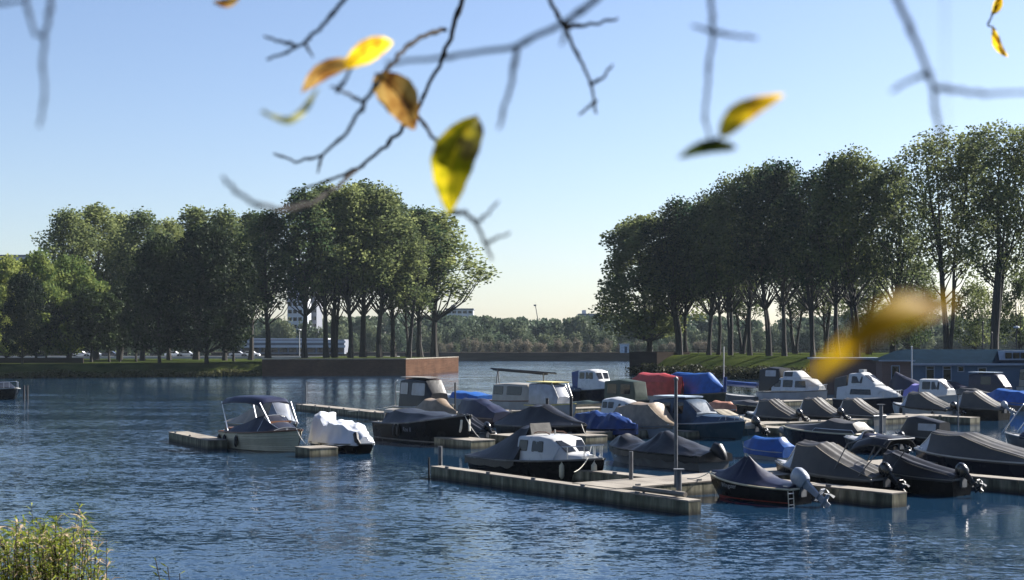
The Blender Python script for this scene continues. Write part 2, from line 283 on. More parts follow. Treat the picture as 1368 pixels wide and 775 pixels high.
# ------------------------------------------------------------------ trees
def make_tree(seed, H, Rr, cb, ncl, nleaf, lsz, lm, style='poplar', multi=1):
    rng = np.random.default_rng(seed); rnd = random.Random(seed)
    trunk = MB(); r0 = .0103 * H + .05; stems = []
    for k in range(multi):
        a = rnd.uniform(0, 6.28); lean = (0.10 if multi > 1 else .03) * H; off = .25 * (k > 0)
        pts = []; px = math.cos(a) * off; py = math.sin(a) * off
        for i in range(11):
            s = i / 10; ww = .012 * H
            pts.append(Vector((px + math.cos(a) * lean * s ** 1.3 + ww * noise.noise((s * 3, seed, k)), py + math.sin(a) * lean * s ** 1.3 + ww * noise.noise((s * 3, seed, k + 9)), s * H * .9)))
        rad = [r0 * (1.35 if i == 0 else 1) * (1 - .85 * i / 10) * (1 if k == 0 else .7) for i in range(11)]
        trunk.tube(pts, rad, 8); stems.append(pts)
    # cluster centres inside an uneven envelope
    cs = []; wts = []
    hb = cb * H; ga = 2.399963
    for i in range(ncl):
        u = (i + rnd.random()) / ncl
        z = hb + (H - hb) * u ** (.9 if style == 'poplar' else .8)
        rel = (z - hb) / (H - hb)
        if style == 'poplar': env = Rr * (.5 + .55 * math.sin(math.pi * min(1, rel * .8 + .2))) * (1 - rel ** 7 * .6)
        elif style == 'open': env = Rr * (.35 + .75 * rel ** .7) * (1 - rel ** 5 * .6)
        else: env = Rr * math.sqrt(max(.02, 1 - (2 * (rel - .42) / 1.18) ** 2))
        ang = i * ga + rnd.uniform(-.5, .5)
        env *= .85 + .3 * noise.noise((math.cos(ang) * 1.3 + seed, math.sin(ang) * 1.3, z * .15))
        rr = env * (rnd.random() ** .45)
        cs.append(Vector((math.cos(ang) * rr, math.sin(ang) * rr, z))); wts.append(rnd.uniform(.5, 1.4))
    # limbs to a share of the clusters
    nl = int(ncl * .6)
    for i in range(nl):
        c = cs[int(i * ncl / nl)]; st = stems[i % len(stems)]
        dist = math.hypot(c.x, c.y); zs = max(hb * .62, c.z - (2.2 if style == 'poplar' else 1.5) * dist - rnd.uniform(0, 1.5)); zs = min(zs, c.z - .3)
        f = min(9.99, zs / (H * .9) * 10); k = int(f); b_ = st[k].lerp(st[min(10, k + 1)], f - k)
        mid = b_.lerp(c, .5) + Vector((c.x * .12, c.y * .12, -.12 * dist)); rb = r0 * (.32 * (1 - zs / H) + .05)
        trunk.tube([b_, b_.lerp(mid, .55) + Vector((rnd.uniform(-.1, .1), rnd.uniform(-.1, .1), 0)), mid, mid.lerp(c, .55) + Vector((0, 0, .15)), c], [rb, rb * .8, rb * .6, rb * .4, .03], 5, False)
    tot = sum(wts); pos = []
    for c, wt in zip(cs, wts):
        n = int(nleaf * wt / tot); sg = (.62 + .35 * wt) * (Rr / 5) ** .5
        p = rng.normal(size=(n, 3)); p *= (rng.random(n) ** .45 / np.linalg.norm(p, axis=1))[:, None] * 1.5; p += .12 * rng.normal(size=(n, 3)); p *= np.array([sg, sg, sg * (1.15 if style == 'poplar' else .8)]); pos.append(p + np.array(c))
    pos = np.concatenate(pos); pos = pos[pos[:, 2] > hb * .75]; q = leafquads(rng, pos, lsz)
    tm = trunk.build("trunk", M['bark']); me_t = tm.data; bpy.data.objects.remove(tm)
    return me_t, fastmesh("crown", q, len(q) // 4, lm), H
PROTO = {
 'pop1': make_tree(11, 30, 4.6, .38, 110, 9300, .42, M['leaf_poplar']), 'pop2': make_tree(12, 30, 5.4, .40, 115, 9900, .42, M['leaf_poplar']), 'pop3': make_tree(13, 30, 4.2, .36, 95, 8000, .42, M['leaf_poplar'], multi=2),
 'dark1': make_tree(21, 20, 7.5, .12, 110, 19000, .42, M['leaf_dark'], 'round'), 'light1': make_tree(22, 17, 6.0, .10, 90, 14000, .42, M['leaf_light'], 'round'), 'young': make_tree(23, 10, 2.4, .2, 36, 3600, .36, M['leaf_dark'], 'round'),
 'elm1': make_tree(31, 30, 6.6, .40, 125, 11000, .42, M['leaf_elm'], 'poplar', 2), 'elm2': make_tree(32, 30, 6.0, .42, 120, 10000, .42, M['leaf_elm'], 'poplar', 1), 'open1': make_tree(33, 30, 7.2, .38, 105, 11000, .36, M['leaf_elm'], 'open', 3), 'open2': make_tree(34, 30, 6.6, .36, 95, 11500, .36, M['leaf_elm'], 'open', 3),
 'low': make_tree(35, 12, 5.0, .2, 55, 6000, .36, M['leaf_poplar'], 'round', 2), 'edge': make_tree(36, 24, 8.2, .16, 130, 24000, .42, M['leaf_elm'], 'round', 2),
}
def put_tree(kind, px, d, ztop_px, wpx, gz, name, label, group, rz=None, Rn=None):
    mt, mc, H0 = PROTO[kind]; X = (px - 684) / F * d; top = CH + (HOR - ztop_px) / F * d; H = top - gz + .3
    r = thing(name, label, "tree", (X, d, gz), random.uniform(0, 6.28) if rz is None else rz, group)
    base = {'pop1': 9.6, 'pop2': 11.2, 'pop3': 9, 'dark1': 15.5, 'light1': 12.6, 'young': 5.2, 'elm1': 13.6, 'elm2': 12.4, 'open1': 15, 'open2': 14, 'low': 10.4, 'edge': 17}[kind]
    s = max(.55, min(2.2, 1.22 * wpx / F * d / base)); r.scale = (s, s, H / H0)
    for n, me in (("trunk", mt), ("crown", mc)):
        o = bpy.data.objects.new(n, me); COL.objects.link(o); o.parent = r
    return r
ordn = ["first", "second", "third", "fourth", "fifth", "sixth", "seventh", "eighth", "ninth", "tenth", "eleventh", "twelfth", "thirteenth", "fourteenth"]
for i, (px, k, top, wd, d) in enumerate([(580, 'pop2', 290, 125, 284), (561, 'pop1', 285, 85, 280), (546, 'pop3', 305, 62, 268), (526, 'pop1', 272, 80, 276), (507, 'pop2', 258, 95, 266), (485, 'pop1', 251, 92, 272), (468, 'pop2', 256, 88, 263), (447, 'pop3', 262, 78, 270), (436, 'pop1', 254, 80, 262), (407, 'pop2', 262, 92, 258), (358, 'pop3', 288, 78, 258)]):
    put_tree(k, px, d, top, wd, 3.0, "poplar_tree", "tall poplar behind the brick quay wall, %s trunk from its right end" % ordn[i], "poplars behind the brick quay wall")
for i, (px, top, wd) in enumerate([(92, 288, 80), (128, 281, 84), (160, 292, 60), (190, 290, 80), (226, 300, 66), (262, 283, 82), (300, 288, 74), (335, 290, 74)]):
    put_tree(('pop2', 'pop1', 'pop3')[i % 3], px, 292 + 9 * (i % 3), top, wd, 2.1, "poplar_tree", "tall poplar rising behind the darker park trees, %s from the left" % ordn[i], "tall poplars of the left park")
put_tree('dark1', 213, 250, 326, 96, 2.1, "lime_tree", "dark rounded tree with crown near the ground, left of the larger one", None)
put_tree('dark1', 276, 246, 312, 122, 2.1, "lime_tree", "largest dark broad tree with low dense crown on the left bank", None, 2.0)
for i, (px, top, wd) in enumerate([(8, 352, 80), (48, 345, 74), (92, 352, 84)]):
    put_tree('light1', px, 256 + 6 * i, top, wd, 2.1, "park_tree", "yellow green bushy tree on the left bank, %s from the left edge" % ordn[i], "yellow green trees at the left")
put_tree('dark1', 30, 244, 372, 60, 2.1, "park_tree", "small dark green tree in front of the yellow green trees", None)
for i, (px, top, wd) in enumerate([(62, 400, 40), (122, 392, 52), (146, 398, 40), (160, 390, 36), (182, 396, 38), (312, 398, 46)]):
    put_tree('young', px, 262 + 3 * i, top, wd, 2.1, "young_tree", "small young tree under the tall park trees, %s from the left" % ordn[i], "young trees in the left park")
RT = [(868, 'edge', 298, 150, 272), (908, 'elm1', 276, 104, 264), (917, 'elm2', 282, 84, 268), (947, 'elm1', 268, 92, 257), (960, 'elm2', 270, 76, 261), (976, 'elm1', 248, 88, 251), (1002, 'elm2', 236, 88, 248), (1028, 'elm1', 230, 96, 241), (1048, 'elm2', 228, 92, 237),
      (1086, 'elm1', 240, 96, 230), (1119, 'elm2', 218, 100, 224), (1145, 'elm1', 214, 108, 221), (1192, 'elm1', 228, 96, 216)]
for i, (px, k, top, wd, d) in enumerate(RT):
    put_tree(k, px, d, top, wd, 3.5, "elm_tree", "dark leafy elm on the right bank, %s trunk from the water end" % ordn[i], "elms on the right bank")
for i, (px, k, top, wd, d) in enumerate([(1266, 'open1', 188, 150, 206), (1328, 'open2', 176, 140, 198), (1400, 'open1', 170, 140, 192)]):
    put_tree(k, px, d, top, wd, 3.5, "elm_tree", ["open branched elm with forked trunk behind the blue boathouse roof", "tall open branched elm with one thick trunk near the dormer window", "open branched elm cut off by the right edge"][i], None, 1.3 * i)
for i, (px, top, wd, d) in enumerate([(992, 330, 60, 292), (1062, 330, 56, 290), (1103, 320, 62, 288), (1160, 350, 66, 276), (1225, 355, 60, 270)]):
    put_tree('pop3', px, d, top, wd, 3.5, "young_tree", "thinner tree in the second row of the right bank, %s from the left" % ordn[i], "second row trees on the right bank")
for i, (px, top, wd, d) in enumerate([(1215, 392, 60, 214), (1302, 384, 56, 212), (1362, 372, 64, 208)]):
    put_tree('low', px, d, top, wd, 3.5, "small_tree", "small light green tree under the open elms, %s from the left" % ordn[i], "small trees under the elms")

# unseen tree belt added behind the camera to block low sky light
for i in range(34):
    X_ = -187 + 11.4 * i; Y_ = -13 - 5 * (i % 2) - .0006 * X_ * X_ + (0 if abs(X_) < 60 else 6); r = thing("lime_tree", "unseen lime tree added behind the camera to block low sky light", "tree", (X_, Y_, 3.2), i * 1.7, "added trees blocking sky light behind the camera")
    mt, mc, H0 = PROTO[('dark1', 'edge')[i % 2]]; r.scale = (1.15, 1.15, 27 / H0)
    for n, me in (("trunk", mt), ("crown", mc)): o = bpy.data.objects.new(n, me); COL.objects.link(o); o.parent = r

def reeds(label, pts, n, h, spread, z0, mat, seed):
    rg = np.random.default_rng(seed); t = rg.random(n) * (len(pts) - 1); k = t.astype(int); f = (t - k)[:, None]; A = np.array(pts)[k]; B = np.array(pts)[k + 1]; xy = A + (B - A) * f + rg.normal(0, spread, (n, 2)) + np.array([0, spread * 1.2])
    hh = h * (.5 + .5 * np.abs(np.sin(t * 9.1) * np.sin(t * 23.7 + 1))) ; z = z0 + rg.random(n) ** .7 * hh; q = leafquads(rg, np.column_stack([xy, z]), .4, 1.5)
    o = bpy.data.objects.new("reeds", fastmesh("reeds", q, n, mat)); COL.objects.link(o); tag(o, label, None, None, "stuff")
M['leaf_reed'] = leafmat("leaf_reed", (.012, .016, .007), (.06, .065, .02), .2, .5)
reeds("dark reeds and undergrowth along the foot of the right bank", [(22.5, 260), (37.5, 226), (46.5, 212), (66, 196), (90, 184)], 26000, 2.1, .9, 0, M['leaf_reed'], 3)
reeds("dark undergrowth along the foot of the left park bank", [(-150, 229), (-84, 232.4), (-43.5, 243)], 22000, 1.3, .7, 0, M['leaf_reed'], 4)

# far wood: one mass behind, single bushes and rounded trees in front
rng = np.random.default_rng(5); pos = []
for k in range(430):
    px = rng.uniform(-250, 1700); d = rng.uniform(560, 640); X = (px - 684) / F * d
    h = (CH + (HOR - rng.normal(425 + 4 * math.sin(px * .02), 2.2)) / F * d) - 2.3; n = 420; hh = rng.beta(1.6, 1.1, n)
    pos.append(np.stack([X + rng.normal(0, 2.6, n) * (1.15 - hh * .7), d + rng.normal(0, 2.6, n), 2.3 + hh * h], 1))
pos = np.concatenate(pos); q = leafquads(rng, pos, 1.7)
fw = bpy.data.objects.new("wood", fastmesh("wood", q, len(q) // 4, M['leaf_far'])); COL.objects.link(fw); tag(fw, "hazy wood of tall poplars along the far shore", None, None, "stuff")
def blob_tree(seed, H, Rr, n, sz, mat, trunk=True):
    rg = np.random.default_rng(seed); p = []
    for k in range(26):
        a = rg.uniform(0, 6.28); rr = Rr * rg.random() ** .6 * .8; z = H * rg.uniform(.15, .9); rr *= math.sqrt(max(.1, 1 - (z / H - .4) ** 2 * 2.4))
        p.append(rg.normal(size=(n // 26, 3)) * Rr * .24 + np.array([math.cos(a) * rr, math.sin(a) * rr, z]))
    p = np.concatenate(p); q = leafquads(rg, p, sz); t = MB(); t.tube([(0, 0, -.2), (.1, 0, H * .4), (0, .1, H * .7)], [.3, .22, .08], 6); o = t.build("trunk", M['bark']); me = o.data; bpy.data.objects.remove(o)
    return me, fastmesh("crown", q, len(q) // 4, mat)
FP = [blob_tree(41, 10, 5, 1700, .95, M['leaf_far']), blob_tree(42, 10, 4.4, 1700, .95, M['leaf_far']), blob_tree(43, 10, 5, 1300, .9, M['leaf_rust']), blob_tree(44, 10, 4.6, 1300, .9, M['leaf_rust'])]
def far_tree(kind, px, d, top, wpx, name, label, group):
    H = CH + (HOR - top) / F * d - 2.4; r = thing(name, label, "tree" if 'tree' in name else "bush", ((px - 684) / F * d, d, 2.35), random.uniform(0, 6), group); s = wpx / F * d / 10; r.scale = (s, s, H / 10)
    for n, me in zip(("trunk", "crown"), FP[kind]):
        o = bpy.data.objects.new(n, me); COL.objects.link(o); o.parent = r
rs = random.Random(3); x = 560
while x < 1420:
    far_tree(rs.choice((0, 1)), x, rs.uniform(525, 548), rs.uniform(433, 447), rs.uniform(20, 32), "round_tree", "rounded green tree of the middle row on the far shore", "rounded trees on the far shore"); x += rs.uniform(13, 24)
x = 588
for i in range(30):
    far_tree(rs.choice((2, 3, 2, 0)), x, rs.uniform(505, 515), rs.uniform(453, 461), rs.uniform(12, 20), "shore_bush", "low rust and olive bush by the far shore wall", "bushes along the far shore wall"); x += rs.uniform(7, 20)
x = 310
for i in range(16):
    far_tree(rs.choice((0, 1)), x, rs.uniform(500, 540), rs.uniform(424, 446), rs.uniform(22, 36), "round_tree", "hazy tree seen between the poplar trunks behind the quay wall", "hazy trees behind the quay wall"); x += rs.uniform(12, 20)
x = -40
for i in range(16):
    far_tree(rs.choice((0, 1)), x, rs.uniform(400, 440), rs.uniform(420, 440), rs.uniform(26, 40), "round_tree", "hazy tree seen under the crowns of the left park trees", "hazy trees behind the left park"); x += rs.uniform(18, 26)

# ------------------------------------------------------------------ buildings
M['facade'] = pm("pale_facade", (.42, .44, .48), .8, .1, .2); M['facade_d'] = pm("grey_facade", (.13, .14, .17), .8, .1, .2); M['facade_w'] = pm("white_band", (.4, .42, .45), .7, .08, .3)
def slab(name, label, px0, px1, top, d, dep, nf, nb, mat, gz=2.3, band=False, step=None):
    x0 = (px0 - 684) / F * d; x1 = (px1 - 684) / F * d; zt = CH + (HOR - top) / F * d; W_ = x1 - x0; H = zt - gz
    r = thing(name, label, "building", ((x0 + x1) / 2, d, gz))
    m = MB(); m.box((0, dep / 2, H / 2), (W_, dep, H)); m.build("wall", mat, r)
    m = MB(); m.box((0, dep / 2, H + .35), (W_ + .6, dep + .6, .7)); m.build("roof", M['facade_d'], r)
    m = MB(); m.box((-W_ * .25, dep / 2, H + 1.6), (W_ * .16, dep * .4, 1.8)); m.build("roof_unit", mat, r)
    fh = H / nf; bw = W_ / nb
    if nf * nb <= 90:
        for i in range(nf):
            for j in range(nb):
                wn = MB(); wn.box((-W_ / 2 + bw * (j + .5), -.02, fh * (i + .55)), (bw * .7, .12, fh * .48)); wn.build("window", M['glass'], r)
    return r
slab("office_tower", "pale grey tower block seen between the poplar trunks", 384, 411, 352, 520, 16, 12, 4, M['facade'])
slab("office_tower", "darker grey tower block right of the pale tower between the trunks", 412.5, 423, 380, 530, 16, 9, 2, M['facade_d'])
def lowb():
    d = 470; r = thing("pavilion_building", "low building with white bands and glazed front below the tower", "building", ((385 - 684) / F * d, d, 2.3)); W_ = 150 / F * d
    m = MB(); m.box((0, 6, 2.4), (W_, 12, 4.8)); m.build("wall", M['facade_d'], r)
    for z in (2.5, 4.0): 
        m = MB(); m.box((0, -.3, z), (W_ + 1, .8, .75)); m.build("white_band", M['facade_w'], r)
    m = MB(); m.box((0, 6, 5.0), (W_ * .7, 11, .4)); m.build("roof", M['facade_w'], r)
    for j in range(12):
        m = MB(); m.box((-W_ / 2 + W_ / 12 * (j + .5), -.05, 1.5), (W_ / 12 * .8, .2, 1.9)); m.build("window", M['glass'], r)
lowb()
slab("apartment_block", "grey apartment block above the trees at the far left", -60, 46, 343, 520, 14, 10, 9, M['facade'])
slab("apartment_block", "pale block rising behind the right edge of the left poplars", 596, 632, 414, 690, 16, 8, 5, M['facade'])
slab("apartment_block", "grey block behind the far wood beside the right trees", 774, 803, 421, 680, 16, 8, 4, M['facade'])
slab("apartment_block", "lower stepped block under the first elm's crown", 804, 818, 434, 670, 16, 6, 3, M['facade'])
slab("apartment_block", "hazy block behind the open elms at the far right", 1230, 1420, 432, 600, 16, 5, 10, M['facade'])
def crane():
    d = 690; r = thing("tower_crane", "thin slanting crane mast above the far wood", "crane", ((718 - 684) / F * d, d, 2.3)); m = MB(); zt = CH + 52 / F * d - 2.3
    m.tube([(1.5, 0, 0), (.5, 0, zt * .6), (-1.0, 0, zt)], [.4, .3, .2], 4); m.build("mast", M['galv'], r); m = MB(); m.box((-1.2, 0, zt), (1.2, .8, .8)); m.build("crane_head", M['galv'], r)
crane()
def kiosk():
    d = 474; r = thing("harbour_hut", "small pale blue hut on the far shore beside the dark wall", "hut", ((835 - 684) / F * d, d, 2.62)); m = MB(); m.box((0, 3, 1.4), (2.8, 3, 2.8)); m.build("wall", M['c_pale'], r); m = MB(); m.box((0, 3, 2.95), (3.3, 3.6, .25)); m.build("roof", M['facade_w'], r); m = MB(); m.box((.4, 1.46, 1.1), (.9, .1, 2.1)); m.build("door", M['c_steel'], r)
kiosk()
# cars on the road behind the left park
def car_proto():
    b = MB(); prof = [(-2.1, .35), (-2.1, .85), (-1.7, .95), (-1.1, 1.42), (.5, 1.42), (1.1, .95), (2.0, .8), (2.1, .35)]
    b.loft([[(x, y, z) for x, z in prof] for y in (-.85, .85)]); c = MB(); c.loft([[(x, y, z) for x, z in ((-1.55, .98), (-1.05, 1.36), (.45, 1.36), (.95, .98))] for y in (-.87, .87)])
    wh = [MB().loft([[(x + .32 * math.cos(a * .5236), y, .32 + .32 * math.sin(a * .5236)) for a in range(12)] for y in (yy - .1, yy + .1)]) for x in (-1.3, 1.3) for yy in (-.8, .8)]
    return b, c, wh
CM = [pm("car_white", (.75, .75, .75), .25, .05), pm("car_silver", (.4, .42, .45), .3, .05), pm("car_dark", (.03, .035, .05), .25, .05)]
cb_, cc_, cw_ = car_proto(); protos = []
for k, (px, c, lab) in enumerate([(108, 0, "white car furthest left on the road behind the park"), (126, 0, "white car second from left on the road behind the park"), (148, 2, "dark car between white cars behind the park"), (232, 0, "white car beside the dark broad tree trunk"), (250, 1, "silver car just left of the broad tree trunk"), (336, 0, "white car seen right of the broad dark tree"), (318, 1, "silver car seen right of the broad dark tree")]):
    d = 352; r = thing("parked_car", lab, "car", ((px - 684) / F * d, d, 2.36), 0, "cars on the road behind the park")
    cb_.build("body", CM[c], r); cc_.build("window", M['glass'], r)
    for wq in cw_: wq.build("wheel", M['rubber'], r)

# blue boathouse on the right
M['sid_blue'] = pm("blue_boards", (.03, .075, .135), .6, .15, 1, stretch=(.3, 1, 14), bump=.01, bscale=6); M['sid_brown'] = pm("brown_boards", (.10, .062, .055), .7, .2, 1, stretch=(.3, 1, 14))
M['roof_blue'] = pm("roof_felt", (.009, .019, .032), .9, .2, 1.5, spec=0.0); M['trim'] = pm("grey_blue_trim", (.2, .24, .3), .5, .08)
def boathouse():
    d = 150; X = lambda px: (px - 684) / F * d; Z = lambda py, dd=d: CH + (HOR - py) / F * dd
    r = thing("boathouse", "long blue wooden boathouse with grey eaves and dormer at the right", "building", (X(1218), d, 0)); ox = X(1218)
    L = X(1460) - ox; zb, ze, zr = -.3, Z(487), 4.95
    m = MB(); m.box((L / 2, 3.5, (zb + ze) / 2), (L, 7, ze - zb)); m.build("wall", M['sid_blue'], r)
    m = MB(); m.loft([[(x, -.4, ze + .12), (x, 3.0, zr), (x, 4, zr), (x, 7.4, ze + .12)] for x in (-.2, L)]); m.build("roof", M['roof_blue'], r)
    m = MB(); m.box((L / 2 - .1, -.45, ze + .02), (L + .2, .12, .22)); m.build("eaves_board", M['trim'], r)
    # brown wing at the left end
    wl = X(1180) - ox; m = MB(); m.box((wl / 2 - .1, 1.2, (zb + Z(483)) / 2), (-wl - .02 + .1, 2.6, Z(483) - zb)); m.build("wing_wall", M['sid_brown'], r)
    m = MB(); m.loft([[(wl - .5, -.5, Z(482)), (wl + 2.2, 2.0, zr - .1), (wl + 2.2, 3.0, zr - .1), (wl - .5, 3.2, Z(482))], [(.0, -.5, Z(482)), (.0, 2.0, zr - .1), (.0, 3.0, zr - .1), (.0, 3.2, Z(482))]]); m.build("wing_roof", M['roof_blue'], r)
    m = MB(); m.box((wl / 2 - .2, -.55, Z(482)), (-wl + .8, .1, .14)); m.build("wing_eaves", M['trim'], r)
    def win(px0, px1, y0, y1, name="window", yy=0.0, split=False):
        a, b_ = X(px0) - ox, X(px1) - ox; z1, z0 = Z(y0), Z(y1); t = .09; f = MB()
        f.box(((a + b_) / 2, yy - .03, z1 - t / 2), (b_ - a, .1, t)); f.box(((a + b_) / 2, yy - .03, z0 + t / 2), (b_ - a, .12, t)); f.box((a + t / 2, yy - .03, (z0 + z1) / 2), (t, .1, z1 - z0 - 2 * t)); f.box((b_ - t / 2, yy - .03, (z0 + z1) / 2), (t, .1, z1 - z0 - 2 * t))
        if split: f.box(((a + b_) / 2, yy - .035, z1 - .35), (b_ - a - 2 * t, .08, .06))
        o = f.build(name, M['trim'], r); p = MB(); p.box(((a + b_) / 2, yy - .015, (z0 + z1) / 2), (b_ - a - 2 * t - .004, .05, z1 - z0 - 2 * t - .004)); p.build("pane", M['glass'], o)
    win(1236.5, 1248.5, 489, 508, split=True); win(1259, 1271, 489, 509, split=True); win(1279, 1288, 489, 497); win(1306, 1318, 491, 515, "door"); win(1190, 1201.5, 488, 511, "door", -.1)
    # dormer
    a = X(1340) - ox; b_ = X(1400) - ox; z0, z1 = Z(481, 151.2), Z(468.5, 151.2); m = MB()
    m.loft([[(a - .25, .2, z0), (a + .35, .5, z1), (b_ + .3, .5, z1), (b_ + .3, .2, z0)], [(a - .25, 4.5, z0), (a + .35, 4.5, z1), (b_ + .3, 4.5, z1), (b_ + .3, 4.5, z0)]]); o = m.build("dormer", M['trim'], r)
    for k in range(4):
        p = MB(); xx = a + .3 + k * .82; p.box((xx + .36, .26, (z0 + z1) / 2 - .02), (.66, .12, (z1 - z0) * .62)); p.build("pane", M['glass'], o)
boathouse()
def shed():
    d = 158; X = lambda px: (px - 684) / F * d; r = thing("boat_shed", "low brown boarded shed left of the blue boathouse", "building", (X(1092), d, 0)); W_ = X(1178) - X(1092)
    m = MB(); m.box((W_ / 2, 2, 1.8), (W_, 4, 4.0)); m.build("wall", M['sid_brown'], r); m = MB(); m.box((W_ / 2, 1.9, 3.92), (W_ + .5, 4.6, .2)); m.build("roof", M['trim'], r)
shed()
# railing, lamps, flagpole
def pole(name, label, cat, px, d, z0, z1, rad, mat, cap=None, group=None, rz=0):
    r = thing(name, label, cat, ((px - 684) / F * d, d, 0), rz, group); m = MB(); m.tube([(0, 0, z0), (0, 0, z1)], [rad, rad * .9], 10); m.build("shaft", mat, r, 50)
    m = MB()
    if cap == 'lamp': m.loft([[(.45 * q * math.cos(a), .45 * q * math.sin(a), z1 + zz) for a in [k * math.pi / 5 for k in range(10)]] for q, zz in ((.35, 0), (1, .12), (.8, .3), (.1, .36))]); m.build("lamp_head", M['facade_w'], r)
    elif cap == 'plate': m.box((0, 0, z1 + .02), (rad * 3.4, rad * 3.4, .04)); m.build("cap", M['galv'], r)
    elif cap == 'ball': m.loft([[(rad * q * math.cos(a), rad * q * math.sin(a), z1 + zz) for a in [k * math.pi / 5 for k in range(10)]] for q, zz in ((1.3, 0), (1.3, rad), (.3, rad * 2))]); m.build("cap", mat, r)
    return r
pole("street_lamp", "dark post lamp with pale round head above the dormer", "street lamp", 1358, 190, 3.4, CH + 21 / F * 190, .09, M['rubber'], 'lamp')
pole("street_lamp", "white double armed lamp post between trunks behind the quay wall", "street lamp", 400, 300, 3, CH + 18 / F * 300, .1, M['facade_w'], 'lamp')
pole("lamp_post", "thin dark post right of the forked elm behind the boathouse roof", "post", 1313, 190, 3.4, 8.4, .1, M['rubber'], 'ball'); pole("lamp_post", "short dark post close left of the thick elm trunk", "post", 1325, 196, 3.4, 7.0, .1, M['rubber'], 'ball')
pole("flagpole", "slim white flagpole in front of the blue boathouse", "flagpole", 1218, 147, 0, CH - 4 / F * 147, .07, M['facade_w'], 'ball')
def railing():
    r = thing("railing", "dark metal railing along the top of the right bank behind the trunks", "railing", (24, 280, 3.5)); pts = [Vector((i * 3.0, i * -1.35, 0)) for i in range(24)]
    m = MB()
    for z in (.55, 1.05): m.tube([p + Vector((0, 0, z)) for p in pts], .05, 5)
    m.build("rail", M['rubber'], r)
    for p in pts: q = MB(); q.tube([p, p + Vector((0, 0, 1.1))], .05, 5); q.build("post", M['rubber'], r)
railing()

# ------------------------------------------------------------------ boats
U = Vector((.6, -.8)); V = Vector((.8, .6))
class Hull:
    def __init__(s, L, W, fs, fb, blunt=1.0, rake=.5):
        s.L, s.W, s.fs, s.fb, s.rake, s.blunt = L, W, fs, fb, rake, blunt
    def b(s, t): return s.W / 2 * ((.84 + .16 * math.sin(min(1, t / .45) * math.pi / 2)) if t < .45 else max(.03, 1 - ((t - .45) / .55) ** (2.3 * s.blunt)))
    def z(s, t): return s.fs + (s.fb - s.fs) * max(0, (t - .15) / .85) ** 1.8
    def x(s, t): return -s.L / 2 + s.L * t
    def sec(s, t):
        b, z, x = s.b(t), s.z(t), s.x(t); fl = .93 - .4 * t ** 3; rk = s.rake * t ** 5
        return [(x, b, z), (x - rk * .12, b * (.5 + .5 * fl) * 1.015, z * .62), (x - rk * .35, b * fl, z * .3), (x - rk * .6, b * fl * .96, 0.02), (x - rk * .8, b * fl * .7, -.2), (x - rk, 0.0, -.32)]
    def side(s, xx, zz):
        t = min(.97, max(.02, (xx + s.L / 2) / s.L)); p = s.sec(t)
        for a, c in zip(p, p[1:]):
            if a[2] >= zz >= c[2]: return a[1] + (c[1] - a[1]) * (a[2] - zz) / (a[2] - c[2] + 1e-9)
        return p[0][1]
def hull_parts(r, h, mh, mdeck, mrail, stripe=None, boot=None, planks=False, n=20):
    m = MB(); rings = []
    for i in range(n + 1):
        t = i / n; p = h.sec(t)
        if planks:                                   # lapped planking
            q = []
            for a, c in zip(p[:4], p[1:4]):
                for k in range(3):
                    f = k / 3; q.append(tuple(a[j] + (c[j] - a[j]) * f for j in range(3)))
                    f2 = (k + .85) / 3; e = tuple(a[j] + (c[j] - a[j]) * f2 for j in range(3)); q.append((e[0], e[1] + .018, e[2]))
            p = q + p[3:]
        rings.append([(x, y, z) for x, y, z in p] + [(x, -y, z) for x, y, z in p[-2::-1]])
    m.loft(rings, False, False); k = len(rings[0]); m.f.append(tuple(range(k)))
    m.build("hull", mh, r, 30)
    m = MB(); m.loft([[(h.x(t), h.b(t) * .97, h.z(t) - .045), (h.x(t), 0, h.z(t) - .02), (h.x(t), -h.b(t) * .97, h.z(t) - .045)] for t in [i / n for i in range(n + 1)]], False, False); m.build("deck", mdeck, r)
    m = MB()
    for sg in (1, -1):
        path = [(h.x(t), sg * (h.b(t) + .01), h.z(t) - .02) for t in [i / n for i in range(n + 1)]]; m.tube(path, .042 if h.L > 5 else .034, 6)
    m.tube([(h.x(0) - .01, h.b(0), h.z(0) - .02), (h.x(0) - .01, -h.b(0), h.z(0) - .02)], .04, 6); m.build("rub_rail", mrail, r, 60)
    for mt, z0, z1, nm_ in ((stripe, .10, .17, "stripe"), (boot, -.02, .10, "waterline_stripe")):
        if mt is None: continue
        m = MB()
        for sg in (1, -1):
            rg = []
            for i in range(n):
                t = .01 + i / n * .985; xa = h.x(t); o = [];
                for zz in (z0, z1):
                    p = h.sec(t)
                    for a, c in zip(p, p[1:]):
                        if a[2] >= zz >= c[2]: f = (a[2] - zz) / (a[2] - c[2] + 1e-9); o.append((a[0] + (c[0] - a[0]) * f, sg * (a[1] + (c[1] - a[1]) * f + .008), zz)); break
                if len(o) == 2: rg.append([o[0], o[1], (o[1][0], o[1][1] - sg * .02, o[1][2]), (o[0][0], o[0][1] - sg * .02, o[0][2])])
            m.loft(rg)
        m.build(nm_, mt, r)
